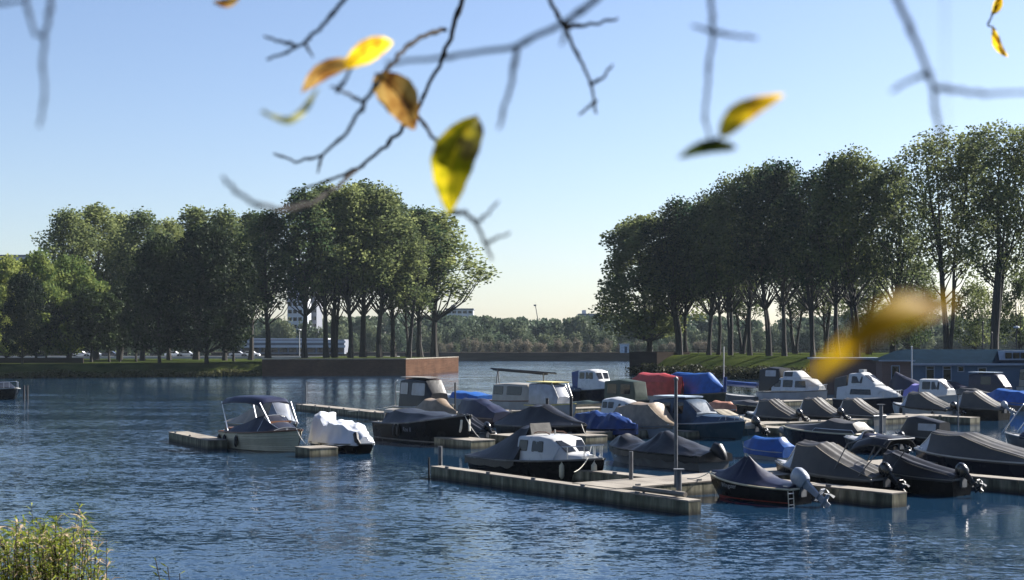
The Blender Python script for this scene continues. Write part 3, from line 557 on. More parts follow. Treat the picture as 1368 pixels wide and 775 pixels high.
def cover_loft(h, prof, wr=.02, ribs=0, seed=0, over=.03, hem=.10, sub=6, cap=True):
    "stations (t, height above the sheer, width of the flat top as a share of the beam)"
    st = []
    for (a, b_) in zip(prof, prof[1:]):
        for i in range(sub): f = i / sub; st.append(tuple(a[j] + (b_[j] - a[j]) * f for j in range(3)) + (f,))
    st.append(tuple(prof[-1]) + (0,)); rings = []
    for t, hh, tw, f in st:
        x = h.x(t); b_ = h.b(t) + over; z = h.z(t); half = [(b_ + .005, z - hem * (1 + .5 * noise.noise((x * 2, seed, 0)))), (b_, z + .03)]
        sag = -.05 * math.sin(math.pi * f) * min(1, hh * 2)
        for k in range(1, 6):
            q = k / 5; half.append((b_ + (h.b(t) * tw - b_) * q, z + .03 + (hh - .03) * q - .05 * hh * math.sin(math.pi * q) + sag * q))
        for k in range(1, 9):
            q = k / 8; y = h.b(t) * tw * (1 - q); half.append((y, z + hh + (.05 + .06 * hh) * (1 - (1 - q) ** 2) + sag + (ribs * (.5 + .5 * math.cos(y * 16)) if ribs else 0)))
        def wz(y, zz, s): 
            n_ = noise.noise((x * 1.7 + seed, y * s * 1.9, zz * 1.3)) + .5 * noise.noise((x * 4.1 + seed, y * s * 4.3, zz * 3)); return wr * n_
        ring = [(x, y + wz(y, zz, 1) * .6, zz + (wz(y, zz, 1) if i > 1 else 0)) for i, (y, zz) in enumerate(half)]
        ring += [(x, -(y + wz(y, zz, -1) * .6), zz + (wz(y, zz, -1) if i > 1 else 0)) for i, (y, zz) in list(enumerate(half))[-2::-1]]
        rings.append(ring)
    return MB().loft(rings, False, False), rings
def add_cover(r, h, prof, mat, shield=None, seam=None, smat=None, name="cover", **kw):
    m, rg = cover_loft(h, prof, **kw)
    if not shield: m.f.append(tuple(range(len(rg) * 0, len(rg[0]))));
    else: m.f.append(tuple(range(len(rg[0]))))
    m.f.append(tuple((len(rg) - 1) * len(rg[0]) + j for j in range(len(rg[0])))[::-1])
    o = m.build(name, mat, r, 24)
    if seam:
        s = MB(); ks = 6
        for q in (ks, len(rg[0]) - 1 - ks): s.tube([Vector(g_[q]) + Vector((0, 0, .012)) for g_ in rg], .014, 4)
        s.build("piping", seam, o, 60)
    if shield:
        (t0, h0, w0), (t1, h1, w1) = shield
        m2, rg2 = cover_loft(h, [(t0, h0, w0), (t1, h1, w1)], wr=.005, over=.02 - .06, hem=-.0, sub=3); m2.f.append(tuple((len(rg2) - 1) * len(rg2[0]) + j for j in range(len(rg2[0]))))
        w_ = m2.build("windshield", smat or M['vinyl'], r, 24); fr = MB()
        for g_ in (rg2[0], rg2[-1]): fr.tube([Vector(p) + Vector((0, 0, .01)) for p in g_[1:-1]], .016, 4)
        fr.tube([Vector(g_[6]) + Vector((0, 0, .012)) for g_ in rg2], .018, 4); fr.tube([Vector(g_[-7]) + Vector((0, 0, .012)) for g_ in rg2], .018, 4)
        fr.build("windshield_frame", M['alu'], w_, 60)
    return o
def rr_poly(x0, x1, z0, z1, sl0=0, sl1=0, c=.25):
    "rounded quadrilateral window outline; sl0, sl1 shift the top corners"
    pts = [(x0, z0), (x1, z0), (x1 + sl1, z1), (x0 + sl0, z1)]; out = []
    for i in range(4):
        a, b_, d = Vector(pts[i - 1]), Vector(pts[i]), Vector(pts[(i + 1) % 4]); rad = c * min((a - b_).length, (d - b_).length) * .5 * 2 * .5
        p = b_ + (a - b_).normalized() * rad; q = b_ + (d - b_).normalized() * rad
        out += [p, b_ * .5 + (p + q) * .25, q]
    return [tuple(p) for p in out]
def add_cabin(r, st, mat, wins=(), front=None, name="cabin", glass=None, crown=.05, frame=None):
    "st: stations (x, z_base, z_top, half width at base, half width at top); wins: side windows as (x0,x1,z0,z1,slant0,slant1)"
    glass = glass or M['glass']; rings = []; sub = []
    for a, b_ in zip(st, st[1:]):
        for i in range(3): sub.append(tuple(a[j] + (b_[j] - a[j]) * i / 3 for j in range(5)))
    sub.append(st[-1])
    for x, zb, zt, wb, wt in sub:
        hh = zt - zb; hf = [(wb, zb), (wt + (wb - wt) * min(1, .1 / max(.1, hh)), zt - min(.1, hh * .5)), (wt * .96, zt - min(.03, hh * .2)), (wt * .86, zt), (wt * .45, zt + crown * .75), (0, zt + crown)]
        rings.append([(x, y, z) for y, z in hf] + [(x, -y, z) for y, z in hf[-2::-1]])
    o = MB().loft(rings, False, True).build(name, mat, r, 35)
    def at(x):
        for a, b_ in zip(st, st[1:]):
            lo, hi = min(a[0], b_[0]), max(a[0], b_[0])
            if lo - 1e-6 <= x <= hi + 1e-6: f = (x - a[0]) / (b_[0] - a[0] + 1e-9); return [a[j] + (b_[j] - a[j]) * f for j in range(5)]
        return list(st[0]) if abs(x - st[0][0]) < abs(x - st[-1][0]) else list(st[-1])
    def ys(x, z): _, zb, zt, wb, wt = at(x); return wb + (wt - wb) * min(1, max(0, (z - zb) / (zt - zb + 1e-9)))
    for wn in wins:
        x0, x1, z0, z1 = wn[:4]; s0, s1 = (wn[4:6] if len(wn) > 4 else (0, 0)); poly = rr_poly(x0, x1, z0, z1, s0, s1); cxm = (x0 + x1 + (s0 + s1) / 2) / 2; czm = (z0 + z1) / 2
        for sg in (1, -1):
            gr = [(cxm + (x - cxm) * (1 + .05 / max(.1, abs(x1 - x0))), czm + (z - czm) * (1 + .05 / (z1 - z0) * 1)) for x, z in poly]
            fo = MB().loft([[(x, sg * (ys(x, z) - .02), z) for x, z in gr], [(x, sg * (ys(x, z) + .012), z) for x, z in gr]]).build("window", frame or M['rubber'], o, 40)
            MB().loft([[(x, sg * (ys(x, z) + .004), z) for x, z in poly], [(x, sg * (ys(x, z) + .018), z) for x, z in poly]]).build("pane", glass, fo, 40)
    for fr in (front or []):
        (xa, za, wa), (xb, zb, wb_), parts = fr                     # lower edge, upper edge on a sloping face
        A = Vector((xa, 0, za)); B = Vector((xb, 0, zb)); nrm = Vector((abs(zb - za), 0, abs(xa - xb) * (1 if 1 else 0))).normalized(); nrm.x *= (1 if xa > xb or st[0][0] < st[-1][0] and xa >= xb else -1)
        for k in range(parts):
            y0, y1 = -1 + 2 * k / parts + .06, -1 + 2 * (k + 1) / parts - .06; q = [A + Vector((0, y0 * wa, 0)), A + Vector((0, y1 * wa, 0)), B + Vector((0, y1 * wb_, 0)), B + Vector((0, y0 * wb_, 0))]
            cen = sum(q, Vector()) / 4; q = [cen + (p - cen) * .88 for p in q]
            MB().loft([[p - nrm * .01 for p in q], [p + nrm * .02 for p in q]]).build("windscreen", glass, o)
    return o
def tubes(name, mat, r, paths, rad=.016):
    if name in ("bimini_frame", "windscreen_frame", "boom_support", "pole_frame", "mast_crutch"):
        for p in paths: MB().tube(p, rad, 6).build(name, mat, r, 60)
        return None
    m = MB()
    for p in paths: m.tube(p, rad, 6)
    return m.build(name, mat, r, 60)
def add_outboard(r, h, mat, tilt=52, s=1.0, leg=None):
    m = MB(); leg = leg or mat
    T = Matrix.Translation((-h.L / 2 - .12, 0, h.z(0) + .18)) @ Matrix.Rotation(R(tilt), 4, 'Y') @ Matrix.Scale(s, 4)
    # axis: +z power head, -z leg; tilt swings the leg aft
    m.loft([[(x * q - .0, y * q, z) for x, y in ((-.1, -.06), (.1, -.05), (.13, 0), (.1, .05), (-.1, .06), (-.14, 0))] for q, z in ((1.3, .0), (1.0, -.2), (.75, -.55), (.8, -.8))])
    m.box((-.06, 0, -.62), (.42, .22, .025)); m.loft([[(x, .065 * q * math.cos(a * 1.0472), -.86 + .065 * q * math.sin(a * 1.0472)) for a in range(6)] for x, q in ((-.28, .5), (-.18, 1), (.12, 1), (.26, .35))]); m.box((.0, 0, -.98), (.16, .02, .2))
    o = m.xf(T).build("outboard_motor", leg, r, 35)
    c = MB(); rr = []
    for z, sx, sy, ox in ((-.05, .19, .15, 0), (.03, .25, .18, 0), (.2, .27, .19, -.01), (.36, .25, .175, -.02), (.47, .17, .12, -.03), (.5, .08, .06, -.03)):
        rr.append([(ox + sx * (abs(math.cos(a)) ** .7) * math.copysign(1, math.cos(a)), sy * (abs(math.sin(a)) ** .7) * math.copysign(1, math.sin(a)), z) for a in [k * math.pi / 8 + .01 for k in range(16)]])
    c.loft(rr).xf(T).build("engine_cowl", mat, o, 40)
    p = MB()
    for k in range(3):
        a = k * 2.094; u_ = Vector((0, math.cos(a), math.sin(a))); v_ = Vector((.35, -math.sin(a), math.cos(a))); c0 = Vector((-.3, 0, -.86)); p.loft([[c0 + u_ * .03 - v_ * .03, c0 + u_ * .03 + v_ * .03, c0 + u_ * .17 + v_ * .07, c0 + u_ * .19 - v_ * .04], [c0 + u_ * .03 - v_ * .03 + Vector((.012, 0, 0)), c0 + u_ * .03 + v_ * .03 + Vector((.012, 0, 0)), c0 + u_ * .17 + v_ * .07 + Vector((.012, 0, 0)), c0 + u_ * .19 - v_ * .04 + Vector((.012, 0, 0))]])
    p.xf(T).build("propeller", M['galv'], o)
    b = MB(); b.box((-h.L / 2 - .05, 0, h.z(0) - .12), (.12, .3, .34)); b.build("bracket", M['galv'], o)
    return o
def add_fender(r, h, t, side, mat, ln=.55, rad=.11, drop=.1):
    x = h.x(t); z = h.z(t) - drop; y = side * (h.side(x, max(.05, z - ln / 2)) + rad + .015); m = MB()
    m.loft([[(x + rad * q * math.cos(a), y + rad * q * math.sin(a), z + zz) for a in [k * math.pi / 5 for k in range(10)]] for q, zz in ((.25, 0), (.4, -.04), (.95, -.12), (1, -ln * .5), (.95, -ln + .1), (.35, -ln))]); o = m.build("fender", mat, r, 50)
    tubes("fender_rope", M['rope'], o, [[(x, y, z), (x, side * h.b(t), h.z(t) + .02)]], .012)
def add_bowrail(r, h, t0=.68, ht=.42, mat=None):
    ts = [t0 + (1.0 - t0) * i / 6 for i in range(7)]; pl = [(h.x(t) - .05, h.b(t) * .86, h.z(t) + (ht if i else .0)) for i, t in enumerate(ts)]; pr = [(x, -y, z) for x, y, z in pl]
    ps = [pl + pr[::-1]]
    for i in (2, 4, 5): ps += [[(pl[i][0], pl[i][1], pl[i][2] - ht), pl[i]], [(pr[i][0], pr[i][1], pr[i][2] - ht), pr[i]]]
    tubes("bow_rail", mat or M['alu'], r, ps, .018)
def add_cleats(r, h):
    for t, sg in ((.06, 1), (.06, -1), (.9, 1), (.9, -1)):
        x, y, z = h.x(t), sg * h.b(t) * .85, h.z(t); m = MB(); m.box((x, y, z + .03), (.03, .03, .07)); m.box((x, y, z + .075), (.16, .025, .025)); m.build("cleat", M['alu'], r)
def surf_text(r, h, txt, x0, z0, size, side, mat, shear=0.0):
    cu = bpy.data.curves.new("lettering", 'FONT'); cu.body = txt; cu.size = size; cu.shear = shear; cu.resolution_u = 3; ob = bpy.data.objects.new("lettering_src", cu); COL.objects.link(ob)
    dg = bpy.context.evaluated_depsgraph_get(); me = bpy.data.meshes.new_from_object(ob.evaluated_get(dg)); bpy.data.objects.remove(ob); bpy.data.curves.remove(cu)
    for v in me.vertices:
        x = x0 + v.co.x * (1 if side < 0 else -1); z = z0 + v.co.y; v.co = (x, side * (h.side(x, z) + .012), z)
    me.materials.clear(); me.materials.append(mat); o = bpy.data.objects.new("lettering", me); COL.objects.link(o); o.parent = r

BOATS = {}
ZS = 1.04
def place(xl, xr, yb, bow, k=.36, ang=0.0, fs=.55, fb=.85, blunt=1.0, rake=.5):
    "solve centre, length and beam so that the hull's outline has the extents it has in the photograph"
    u = Matrix.Rotation(R(ang), 2) @ U * (1 if bow == 'R' else -1); v = Vector((-u.y, u.x)); L = 5.0; cyy = F * CH / (yb - HOR) + 2; cx = ((xl + xr) / 2 - 684) / F * cyy
    for _ in range(40):
        h = Hull(L, k * L, fs, fb, blunt, rake); xs = []; ys = []
        for i in range(11):
            for x, y, z in h.sec(i / 10)[:4]:
                for sg in (1, -1):
                    X = cx + u.x * x + v.x * y * sg; Y = cyy + u.y * x + v.y * y * sg; xs.append(684 + F * X / Y)
                    if z < .1: ys.append(HOR + F * CH / Y)
        L *= ((xr - xl) / (max(xs) - min(xs))) ** .7; cx += ((xl + xr) / 2 - (max(xs) + min(xs)) / 2) / F * cyy; cyy += (max(ys) - yb) * cyy * cyy / (F * CH) * .8
    return (cx, cyy), L, k * L, math.atan2(u.y, u.x)
def boat(key, name, label, cat, xl, xr, yb, bow, fs=.55, fb=.85, k=.36, ang=0, hull='h_black', deck='beige', rail='h_grey', blunt=1.0, rake=.5, stripe=None, boot=None, planks=False, group=None):
    c, L, W_, rz = place(xl, xr, yb, bow, k, ang, fs, fb, blunt, rake); r = thing(name, label, cat, (c[0], c[1], 0), rz, group or "boats moored in the marina"); r.scale = (1, 1, ZS); h = Hull(L, W_, fs, fb, blunt, rake)
    hull_parts(r, h, M[hull], M[deck], M[rail], M[stripe] if stripe else None, M[boot] if boot else None, planks); BOATS[key] = (r, h)
    return r, h, (-1 if bow == 'R' else 1)
def sport(key, label, xl, xr, yb, hull, cov, top=.8, motor='eng_black', seam=None, fs=.5, fb=.75, fend=None, ribs=.03, k=.38, ang=0, rail='h_grey', boot=None, peak=(.46, .66), shield=True, name="motorboat", wr=.015, mtilt=50, over=.03):
    "covered sports boat: windshield at the bow side, ridge, then a ribbed cover sloping to the stern"
    r, h, sd_ = boat(key, name, label, "motorboat", xl, xr, yb, 'L', fs, fb, k, ang, hull, 'white', rail, boot=boot)
    p0, p1 = peak
    add_cover(r, h, [(.0, .06, .9), (.06, .12, .86), (p0, top, .62), (p1, top * .93, .6)], M[cov], shield=((p1, top * .9, .58), (p1 + .13, .04, .62)) if shield else None, seam=M[seam] if seam else None, ribs=ribs, wr=wr, seed=xl * .13, over=over)
    m, rg = cover_loft(h, [(p1 + .12 if shield else p1, .05, .8), (.985, .03, .5)], wr=.01, over=-.08, hem=-.04, ribs=0); m.build("foredeck", M['white'] if shield else M[cov], r, 30)
    if motor: add_outboard(r, h, M[motor], mtilt, .85 + .06 * (h.L > 5))
    for t in (fend or ()): add_fender(r, h, t, sd_, M['rubber'])
    add_cleats(r, h); return r, h, sd_

# ---- front row
r, h, s = boat('b39', "motorboat", "black motorboat with red waterline stripe, peaked navy cover and raised grey outboard", "motorboat", 948, 1086, 676, 'L', .55, .82, .4, 6, 'h_black', 'white', 'h_cream', rake=.7, boot='red')
add_cover(r, h, [(.02, .06, .9), (.30, .18, .6), (.56, .78, .06), (.60, .76, .06), (.80, .22, .45), (.97, .05, .5)], M['c_navy'], wr=.012, sub=7, over=-.02, hem=.03); add_outboard(r, h, M['eng_grey'], 55, 1.15); surf_text(r, h, "Wingster", h.x(.76), .42, .22, s, M['white']); add_cleats(r, h)
tubes("boarding_ladder", M['alu'], r, [[(h.x(0) - .06, .55, .5), (h.x(0) - .1, .55, -.1)], [(h.x(0) - .06, .85, .5), (h.x(0) - .1, .85, -.1)]] + [[(h.x(0) - .08, .55, z), (h.x(0) - .08, .85, z)] for z in (.05, .25, .42)], .018)
r, h, s = sport('b40', "dark boat under ribbed charcoal cover with metal bimini poles, behind the navy covered one", 1036, 1203, 662, 'h_black', 'c_taupe', .95, 'eng_black', 'c_cream', fs=.55, fb=.85, ribs=.045, peak=(.52, .72))
bp = []
for yy in (-.85, .85): bp += [[(h.x(.34), yy, h.z(.3) + .0), (h.x(.2), yy, 1.75), (h.x(.02), yy * .95, 2.05), (h.x(-.13), yy * .9, 1.98)], [(h.x(.12), yy, h.z(0)), (h.x(-.13), yy * .9, 1.98)]]
bp += [[(h.x(.02), -.8, 2.05), (h.x(.02), .8, 2.05)], [(h.x(-.13), -.77, 1.98), (h.x(-.13), .77, 1.98)]]
tubes("bimini_frame", M['galv'], r, bp, .022)
m = MB(); m.loft([[(h.x(t), y, z + .03 - .3 * (abs(y) / .85) ** 4) for y in [-.85 + 1.7 * k_ / 10 for k_ in range(11)]] + [(h.x(t), y, z - .02 - .3 * (abs(y) / .85) ** 4) for y in [.85 - 1.7 * k_ / 10 for k_ in range(11)]] for t, z in ((.17, 1.83), (.10, 1.97), (.02, 2.06), (-.06, 2.05), (-.13, 1.98))]); m.build("bimini_canopy", M['c_black'], r)
r, h, s = sport('b41', "dark boat with grey striped low cover between two black outboards, front right", 1165, 1298, 664, 'h_black', 'c_char', .62, 'eng_black', 'c_taupe', fs=.6, fb=.8, ribs=.06, peak=(.72, .82), shield=False, ang=3)
r, h, s = sport('b42', "large dark blue boat with ribbed cover and white rub rail at the right edge", 1222, 1420, 645, 'h_navy', 'c_taupe', .8, None, 'c_cream', fs=.75, fb=.95, ribs=.045, peak=(.56, .82), rail='h_white')
# white cabin boat on the near dock
r, h, s = boat('b11', "cabin_boat", "black cabin boat with white wheelhouse and dark tent cover at the near dock", "cabin boat", 624, 808, 645, 'R', .62, .95, .34, 0, 'h_black', 'white', 'h_grey', blunt=1.15)
cx0 = h.x(.44)
add_cabin(r, [(cx0, h.z(.4) - .05, 1.62, h.W * .40, h.W * .34), (h.x(.60), h.z(.6) - .05, 1.68, h.W * .41, h.W * .34), (h.x(.70), h.z(.7) - .06, 1.60, h.W * .38, h.W * .31), (h.x(.80), h.z(.8) - .05, 1.02, h.W * .27, h.W * .23), (h.x(.90), h.z(.9) - .04, .98, h.W * .16, h.W * .12)], M['white'],
          wins=[(h.x(.455), h.x(.525), 1.08, 1.46, .02, 0), (h.x(.57), h.x(.655), 1.08, 1.46, 0, -.05)], front=[((h.x(.795), 1.08, h.W * .24), (h.x(.712), 1.54, h.W * .29), 2)])
m, rg = cover_loft(h, [(-.02, .05, .9), (.10, .30, .62), (.40, 1.24, .42), (.47, 1.28, .40)], wr=.02, sub=6, hem=.3); m.f.append(tuple((len(rg) - 1) * len(rg[0]) + j for j in range(len(rg[0])))); m.build("tent_cover", M['c_char'], r, 24)
m = MB(); ry = h.b(.47) * .42; m.loft([[(h.x(.472), -ry, 1.5), (h.x(.472), ry, 1.5), (h.x(.472), ry * .95, 2.12), (h.x(.472), -ry * .95, 2.12)], [(h.x(.50), -ry, 1.5), (h.x(.50), ry, 1.5), (h.x(.474), ry * .95, 2.12), (h.x(.474), -ry * .95, 2.12)]]); m.build("tent_window", M['c_taupe'], r)
tubes("roof_rail", M['wood'], r, [[(h.x(.50), sg * .45, 1.74), (h.x(.53), sg * .45, 1.80), (h.x(.60), sg * .45, 1.81), (h.x(.63), sg * .45, 1.74)] for sg in (1, -1)], .025)
tubes("horn", M['alu'], r, [[(h.x(.62), -.1, 1.72), (h.x(.62), -.1, 1.92)]], .03)
add_bowrail(r, h, .74, .5); add_fender(r, h, .80, s, M['cream_fender'], .62, .11); add_fender(r, h, .965, s, M['cream_fender'], .7, .12, .12); add_cleats(r, h)
# covered boat with long low crumpled cover beyond the near dock
r, h, s = boat('b43', "motorboat", "grey boat under crumpled black cover with one peak and covered outboard, behind the near walkway", "motorboat", 814, 975, 630, 'L', .62, .72, .34, 0, 'h_grey', 'white', 'h_black', blunt=1.2)
add_cover(r, h, [(-.02, .10, .8), (.1, .2, .7), (.42, .80, .25), (.47, .78, .22), (.58, .25, .5), (.68, .22, .5), (.82, .50, .5), (.9, .38, .4), (.99, .05, .5)], M['c_black'], wr=.06, seed=3, hem=.28)
T_ = MB(); T_.loft([[(h.x(0) + dx, q * math.cos(a) * .23, h.z(0) + .1 + zz + q * math.sin(a) * .27) for a in [k_ * math.pi / 6 for k_ in range(12)]] for dx, zz, q in ((.15, .05, .6), (-.1, .18, 1.1), (-.4, .12, 1.15), (-.62, -.05, .8), (-.75, -.2, .3))]); T_.build("motor_cover", M['c_black'], r)
r, h, s = boat('b38', "small_boat", "small boat under bright blue tarp tied beside the striped dark cover", "small boat", 994, 1064, 616, 'L', .4, .5, .4, 0, 'h_white', 'white', 'h_white')
add_cover(r, h, [(-.02, .2, .8), (.15, .55, .55), (.75, .5, .55), (1.0, .15, .5)], M['c_bright'], wr=.03, seed=9, hem=.25)
r, h, s = boat('b35', "sloop", "long black open sloop with beige deck cover behind the bimini poles", "sloop", 1046, 1170, 600, 'L', .75, .9, .33, 0, 'h_navy', 'beige', 'h_cream', blunt=1.2)
add_cover(r, h, [(.0, .15, .85), (.08, .5, .6), (.36, .62, .6), (.55, .30, .6), (.97, .04, .5)], M['c_taupe'], wr=.02, seed=2, over=-.03, hem=.02); tubes("grab_rail", M['alu'], r, [[(h.x(t), s * h.b(t) * .98, h.z(t) + (.18 if 0 < i < 7 else 0)) for i, t in enumerate([.02, .05, .12, .2, .3, .4, .46, .5])]], .018)
r, h, s = boat('b36', "motorboat", "black boat with white rimmed deck and small curved windscreen under the bimini poles", "motorboat", 1128, 1212, 608, 'L', .55, .7, .38, 0, 'h_black', 'white', 'h_white')
add_cover(r, h, [(.05, .1, .8), (.4, .3, .6), (.56, .3, .6)], M['c_navy'], shield=((.56, .42, .6), (.68, .05, .7)), wr=.02, over=-.05, hem=.0); m, rg = cover_loft(h, [(.66, .06, .8), (.98, .03, .5)], wr=0, over=-.07, hem=-.03); m.build("foredeck", M['white'], r); add_outboard(r, h, M['eng_black'], 30, .8); add_cleats(r, h)
r, h, s = boat('b37', "motorboat", "dark boat with black canopy and large clear window panel right of the tall pole", "motorboat", 1196, 1272, 602, 'L', .6, .8, .4, 0, 'h_black', 'beige', 'h_grey')
add_cabin(r, [(h.x(.02), h.z(0), 1.35, h.W * .4, h.W * .34), (h.x(.5), h.z(.5), 1.62, h.W * .45, h.W * .36), (h.x(.66), h.z(.66), 1.55, h.W * .42, h.W * .34), (h.x(.82), h.z(.82), .95, h.W * .3, h.W * .26)], M['c_char'], wins=[(h.x(.08), h.x(.42), .95, 1.3, 0, 0)], name="canopy", glass=M['vinyl'])
# ---- second row, from the left
r, h, s = boat('b1', "sloop", "cream clinker sloop with dark bimini over its stern, leftmost boat of the marina", "sloop", 292, 404, 604, 'R', .85, 1.12, .40, 8, 'h_cream', 'beige', 'wood', planks=True, blunt=1.25, rake=.6)
m = MB(); W2 = h.W * .42; M['shade_vinyl'] = pm('tinted_vinyl', (.02, .022, .035), .3, .2, 1.5); m.loft([[(h.x(t), y, z + .05 - .3 * (abs(y) / W2) ** 6) for y in [-W2 + 2 * W2 * k_ / 12 for k_ in range(13)]] + [(h.x(t), y, z - .0 - .3 * (abs(y) / W2) ** 6) for y in [W2 - 2 * W2 * k_ / 12 for k_ in range(13)]] for t, z in ((.03, 2.38), (.055, 2.52), (.2, 2.62), (.42, 2.64), (.6, 2.55), (.64, 2.38))]); m.build("bimini_canopy", M['c_navy'], r)
tubes("bimini_frame", M['alu'], r, [[(h.x(.14), sg * W2 * .97, h.z(.1)), (h.x(.045), sg * W2 * .97, 2.36)] for sg in (1, -1)] + [[(h.x(.75), sg * W2 * .85, 1.4), (h.x(.63), sg * W2 * .97, 2.38)] for sg in (1, -1)], .03)
add_cover(r, h, [(.08, .12, .75), (.2, .25, .7), (.52, .72, .62), (.62, .74, .6)], M['c_navy'], shield=((.62, .72, .58), (.80, .10, .6)), smat=M['shade_vinyl'], wr=.02, over=-.06, hem=.0)
m = MB(); m.box((h.x(.70), 0, h.z(.7) + .25), (.1, h.W * .55, .5)); m.box((h.x(.1), 0, h.z(.1) + .1), (.5, h.W * .7, .2)); m.build("seat_box", M['wood'], r)
for t in (.0 + .03, .13, .33): add_fender(r, h, t, s, M['rubber'], .6, .10, .14)
add_cleats(r, h)
r, h, s = boat('b1b', "motorboat", "boat with tan canvas hood seen behind the cream clinker sloop", "motorboat", 300, 398, 586, 'R', .7, .9, .36, 0, 'h_grey', 'beige', 'h_white')
add_cover(r, h, [(.02, .1, .8), (.35, .7, .6), (.55, 1.25, .5), (.72, 1.2, .5)], M['c_tan'], shield=((.72, 1.15, .5), (.84, .1, .5)), wr=.03)
r, h, s = boat('b2', "small_boat", "low dark boat heaped with a crumpled white tarp", "small boat", 414, 500, 606, 'R', .38, .5, .4, 0, 'h_black', 'h_black', 'h_grey')
add_cover(r, h, [(-.04, .55, .9), (.02, 1.35, .75), (.09, 1.1, .5), (.20, .8, .6), (.35, 1.0, .7), (.62, .85, .65), (.80, .55, .5), (.86, .3, .3)], M['c_white'], wr=.11, seed=14, hem=.08, sub=10)
m = MB(); m.tube([(h.x(.78), -.35, .9), (h.x(.85), -.5, .62), (h.x(.9), -.45, .45)], [.16, .14, .06], 8); m.build("black_bag", M['c_black'], r)
r, h, s = boat('b3', "sloop", "large black sloop with grey rope fender on its bow and low charcoal cover", "sloop", 497, 630, 596, 'R', .98, 1.65, .36, 0, 'h_black', 'beige', 'h_grey', stripe='h_grey', blunt=1.35, rake=.35)
add_cover(r, h, [(.14, .55, .7), (.24, .68, .62), (.55, .45, .6), (.8, .12, .6), (.9, .05, .5)], M['c_char'], wr=.03, seed=6, over=-.06, hem=.02)
add_cabin(r, [(h.x(.02), h.z(0), 1.65, .55, .5), (h.x(.13), h.z(.1), 1.65, .55, .5)], M['beige'], wins=[(h.x(.04), h.x(.11), 1.15, 1.45)], name="helm_console"); surf_text(r, h, "Ros II", h.x(.44), .62, .34, s, M['vinyl'], .3)
tubes("rope_fender", M['rope'], r, [[(h.x(.955), -.30, 1.35), (h.x(.97), -.42, .95), (h.x(.955), -.40, .75), (h.x(.95), -.3, 1.1)], [(h.x(.99), .0, 1.42), (h.x(1.0) + .1, -.1, .8)]], .06); add_cleats(r, h)
for t in (.35, .4): add_fender(r, h, t, s, M['rubber'], .6, .1, .1)
sport('b8', "small dark boat with pleated charcoal cover and white outboard leg right of the black sloop", 602, 662, 590, 'h_grey', 'c_char', .7, 'eng_black', 'c_taupe', ribs=.08, peak=(.55, .7), shield=False)
r, h, s = boat('b7', "motorboat", "boat under tall navy cover between the tan hood and the black tent covered boat", "motorboat", 612, 684, 572, 'L', .6, .8, .38, 0, 'h_navy', 'beige', 'h_grey')
add_cover(r, h, [(-.02, .35, .8), (.22, .75, .6), (.45, 1.05, .55), (.85, .95, .55), (1.0, .35, .5)], M['c_navy'], wr=.04, seed=4, hem=.25)
r, h, s = boat('b9', "motorboat", "wide black tent covered boat pointing right, behind the white wheelhouse", "motorboat", 662, 784, 590, 'R', .7, .92, .38, 0, 'h_black', 'beige', 'h_grey', blunt=1.2)
add_cover(r, h, [(-.02, .15, .85), (.12, .6, .6), (.38, 1.05, .42), (.50, 1.06, .3), (.78, .42, .3), (.98, .05, .5)], M['c_char'], wr=.02, seed=5, seam=M['c_taupe']); add_cleats(r, h)
r, h, s = boat('b10', "motorboat", "dark hulled boat under crumpled shiny blue tarp", "motorboat", 757, 852, 588, 'R', .5, .62, .38, 0, 'h_black', 'beige', 'h_black')
add_cover(r, h, [(-.05, .3, .8), (.06, .75, .6), (.35, .95, .5), (.45, .72, .5), (.62, .8, .45), (.85, .45, .5), (1.0, .2, .6)], M['c_tarp'], wr=.16, seed=21, hem=.3, sub=8)
r, h, s = boat('b19', "motorboat", "white hulled boat with boxy tan canvas cover and slanted front", "motorboat", 816, 906, 586, 'R', .6, .75, .4, 0, 'h_white', 'white', 'h_grey')
add_cover(r, h, [(0, .75, .75), (.05, 1.0, .72), (.3, 1.25, .7), (.62, 1.2, .68), (.86, .25, .7), (.95, .05, .5)], M['c_tan'], wr=.02, seed=8, seam=M['c_cream'], hem=.15); add_cleats(r, h)
r, h, s = boat('b20', "cabin_cruiser", "dark cabin cruiser with grey roof and steel blue foredeck cover beside the pole", "cabin cruiser", 868, 996, 588, 'R', .75, 1.1, .36, 0, 'h_teal', 'white', 'h_white', blunt=1.2, boot='h_black')
add_cabin(r, [(h.x(.0), h.z(0), 2.05, h.W * .36, h.W * .30), (h.x(.28), h.z(.3), 2.2, h.W * .42, h.W * .35), (h.x(.42), h.z(.4), 2.1, h.W * .42, h.W * .34), (h.x(.56), h.z(.5), 1.35, h.W * .40, h.W * .36)], M['c_steel'], wins=[(h.x(.05), h.x(.24), 1.35, 1.9), (h.x(.29), h.x(.40), 1.35, 1.95, 0, 0)], front=[((h.x(.55), 1.42, h.W * .36), (h.x(.435), 2.0, h.W * .33), 2)], name="wheelhouse")
m = MB(); m.box((h.x(.2), 0, 2.27), (h.L * .4, h.W * .6, .08)); m.build("roof", M['c_pale'], r)
add_cover(r, h, [(.56, .35, .7), (.6, .42, .66), (.86, .25, .6), (.97, .06, .5)], M['c_steel'], wr=.02, seed=1, over=-.01, seam=M['c_pale'], hem=.12); add_bowrail(r, h, .8, .3)
r, h, s = boat('b22', "motorboat", "teal boat with long cream cover sloping to a black outboard", "motorboat", 932, 1022, 582, 'L', .5, .7, .38, 0, 'h_teal', 'white', 'h_white')
add_cover(r, h, [(-.01, .06, .9), (.1, .25, .8), (.55, .75, .66), (.95, .7, .6), (1.0, .3, .5)], M['c_cream'], wr=.03, seed=12, ribs=.02); add_outboard(r, h, M['eng_black'], 48, 1.0)
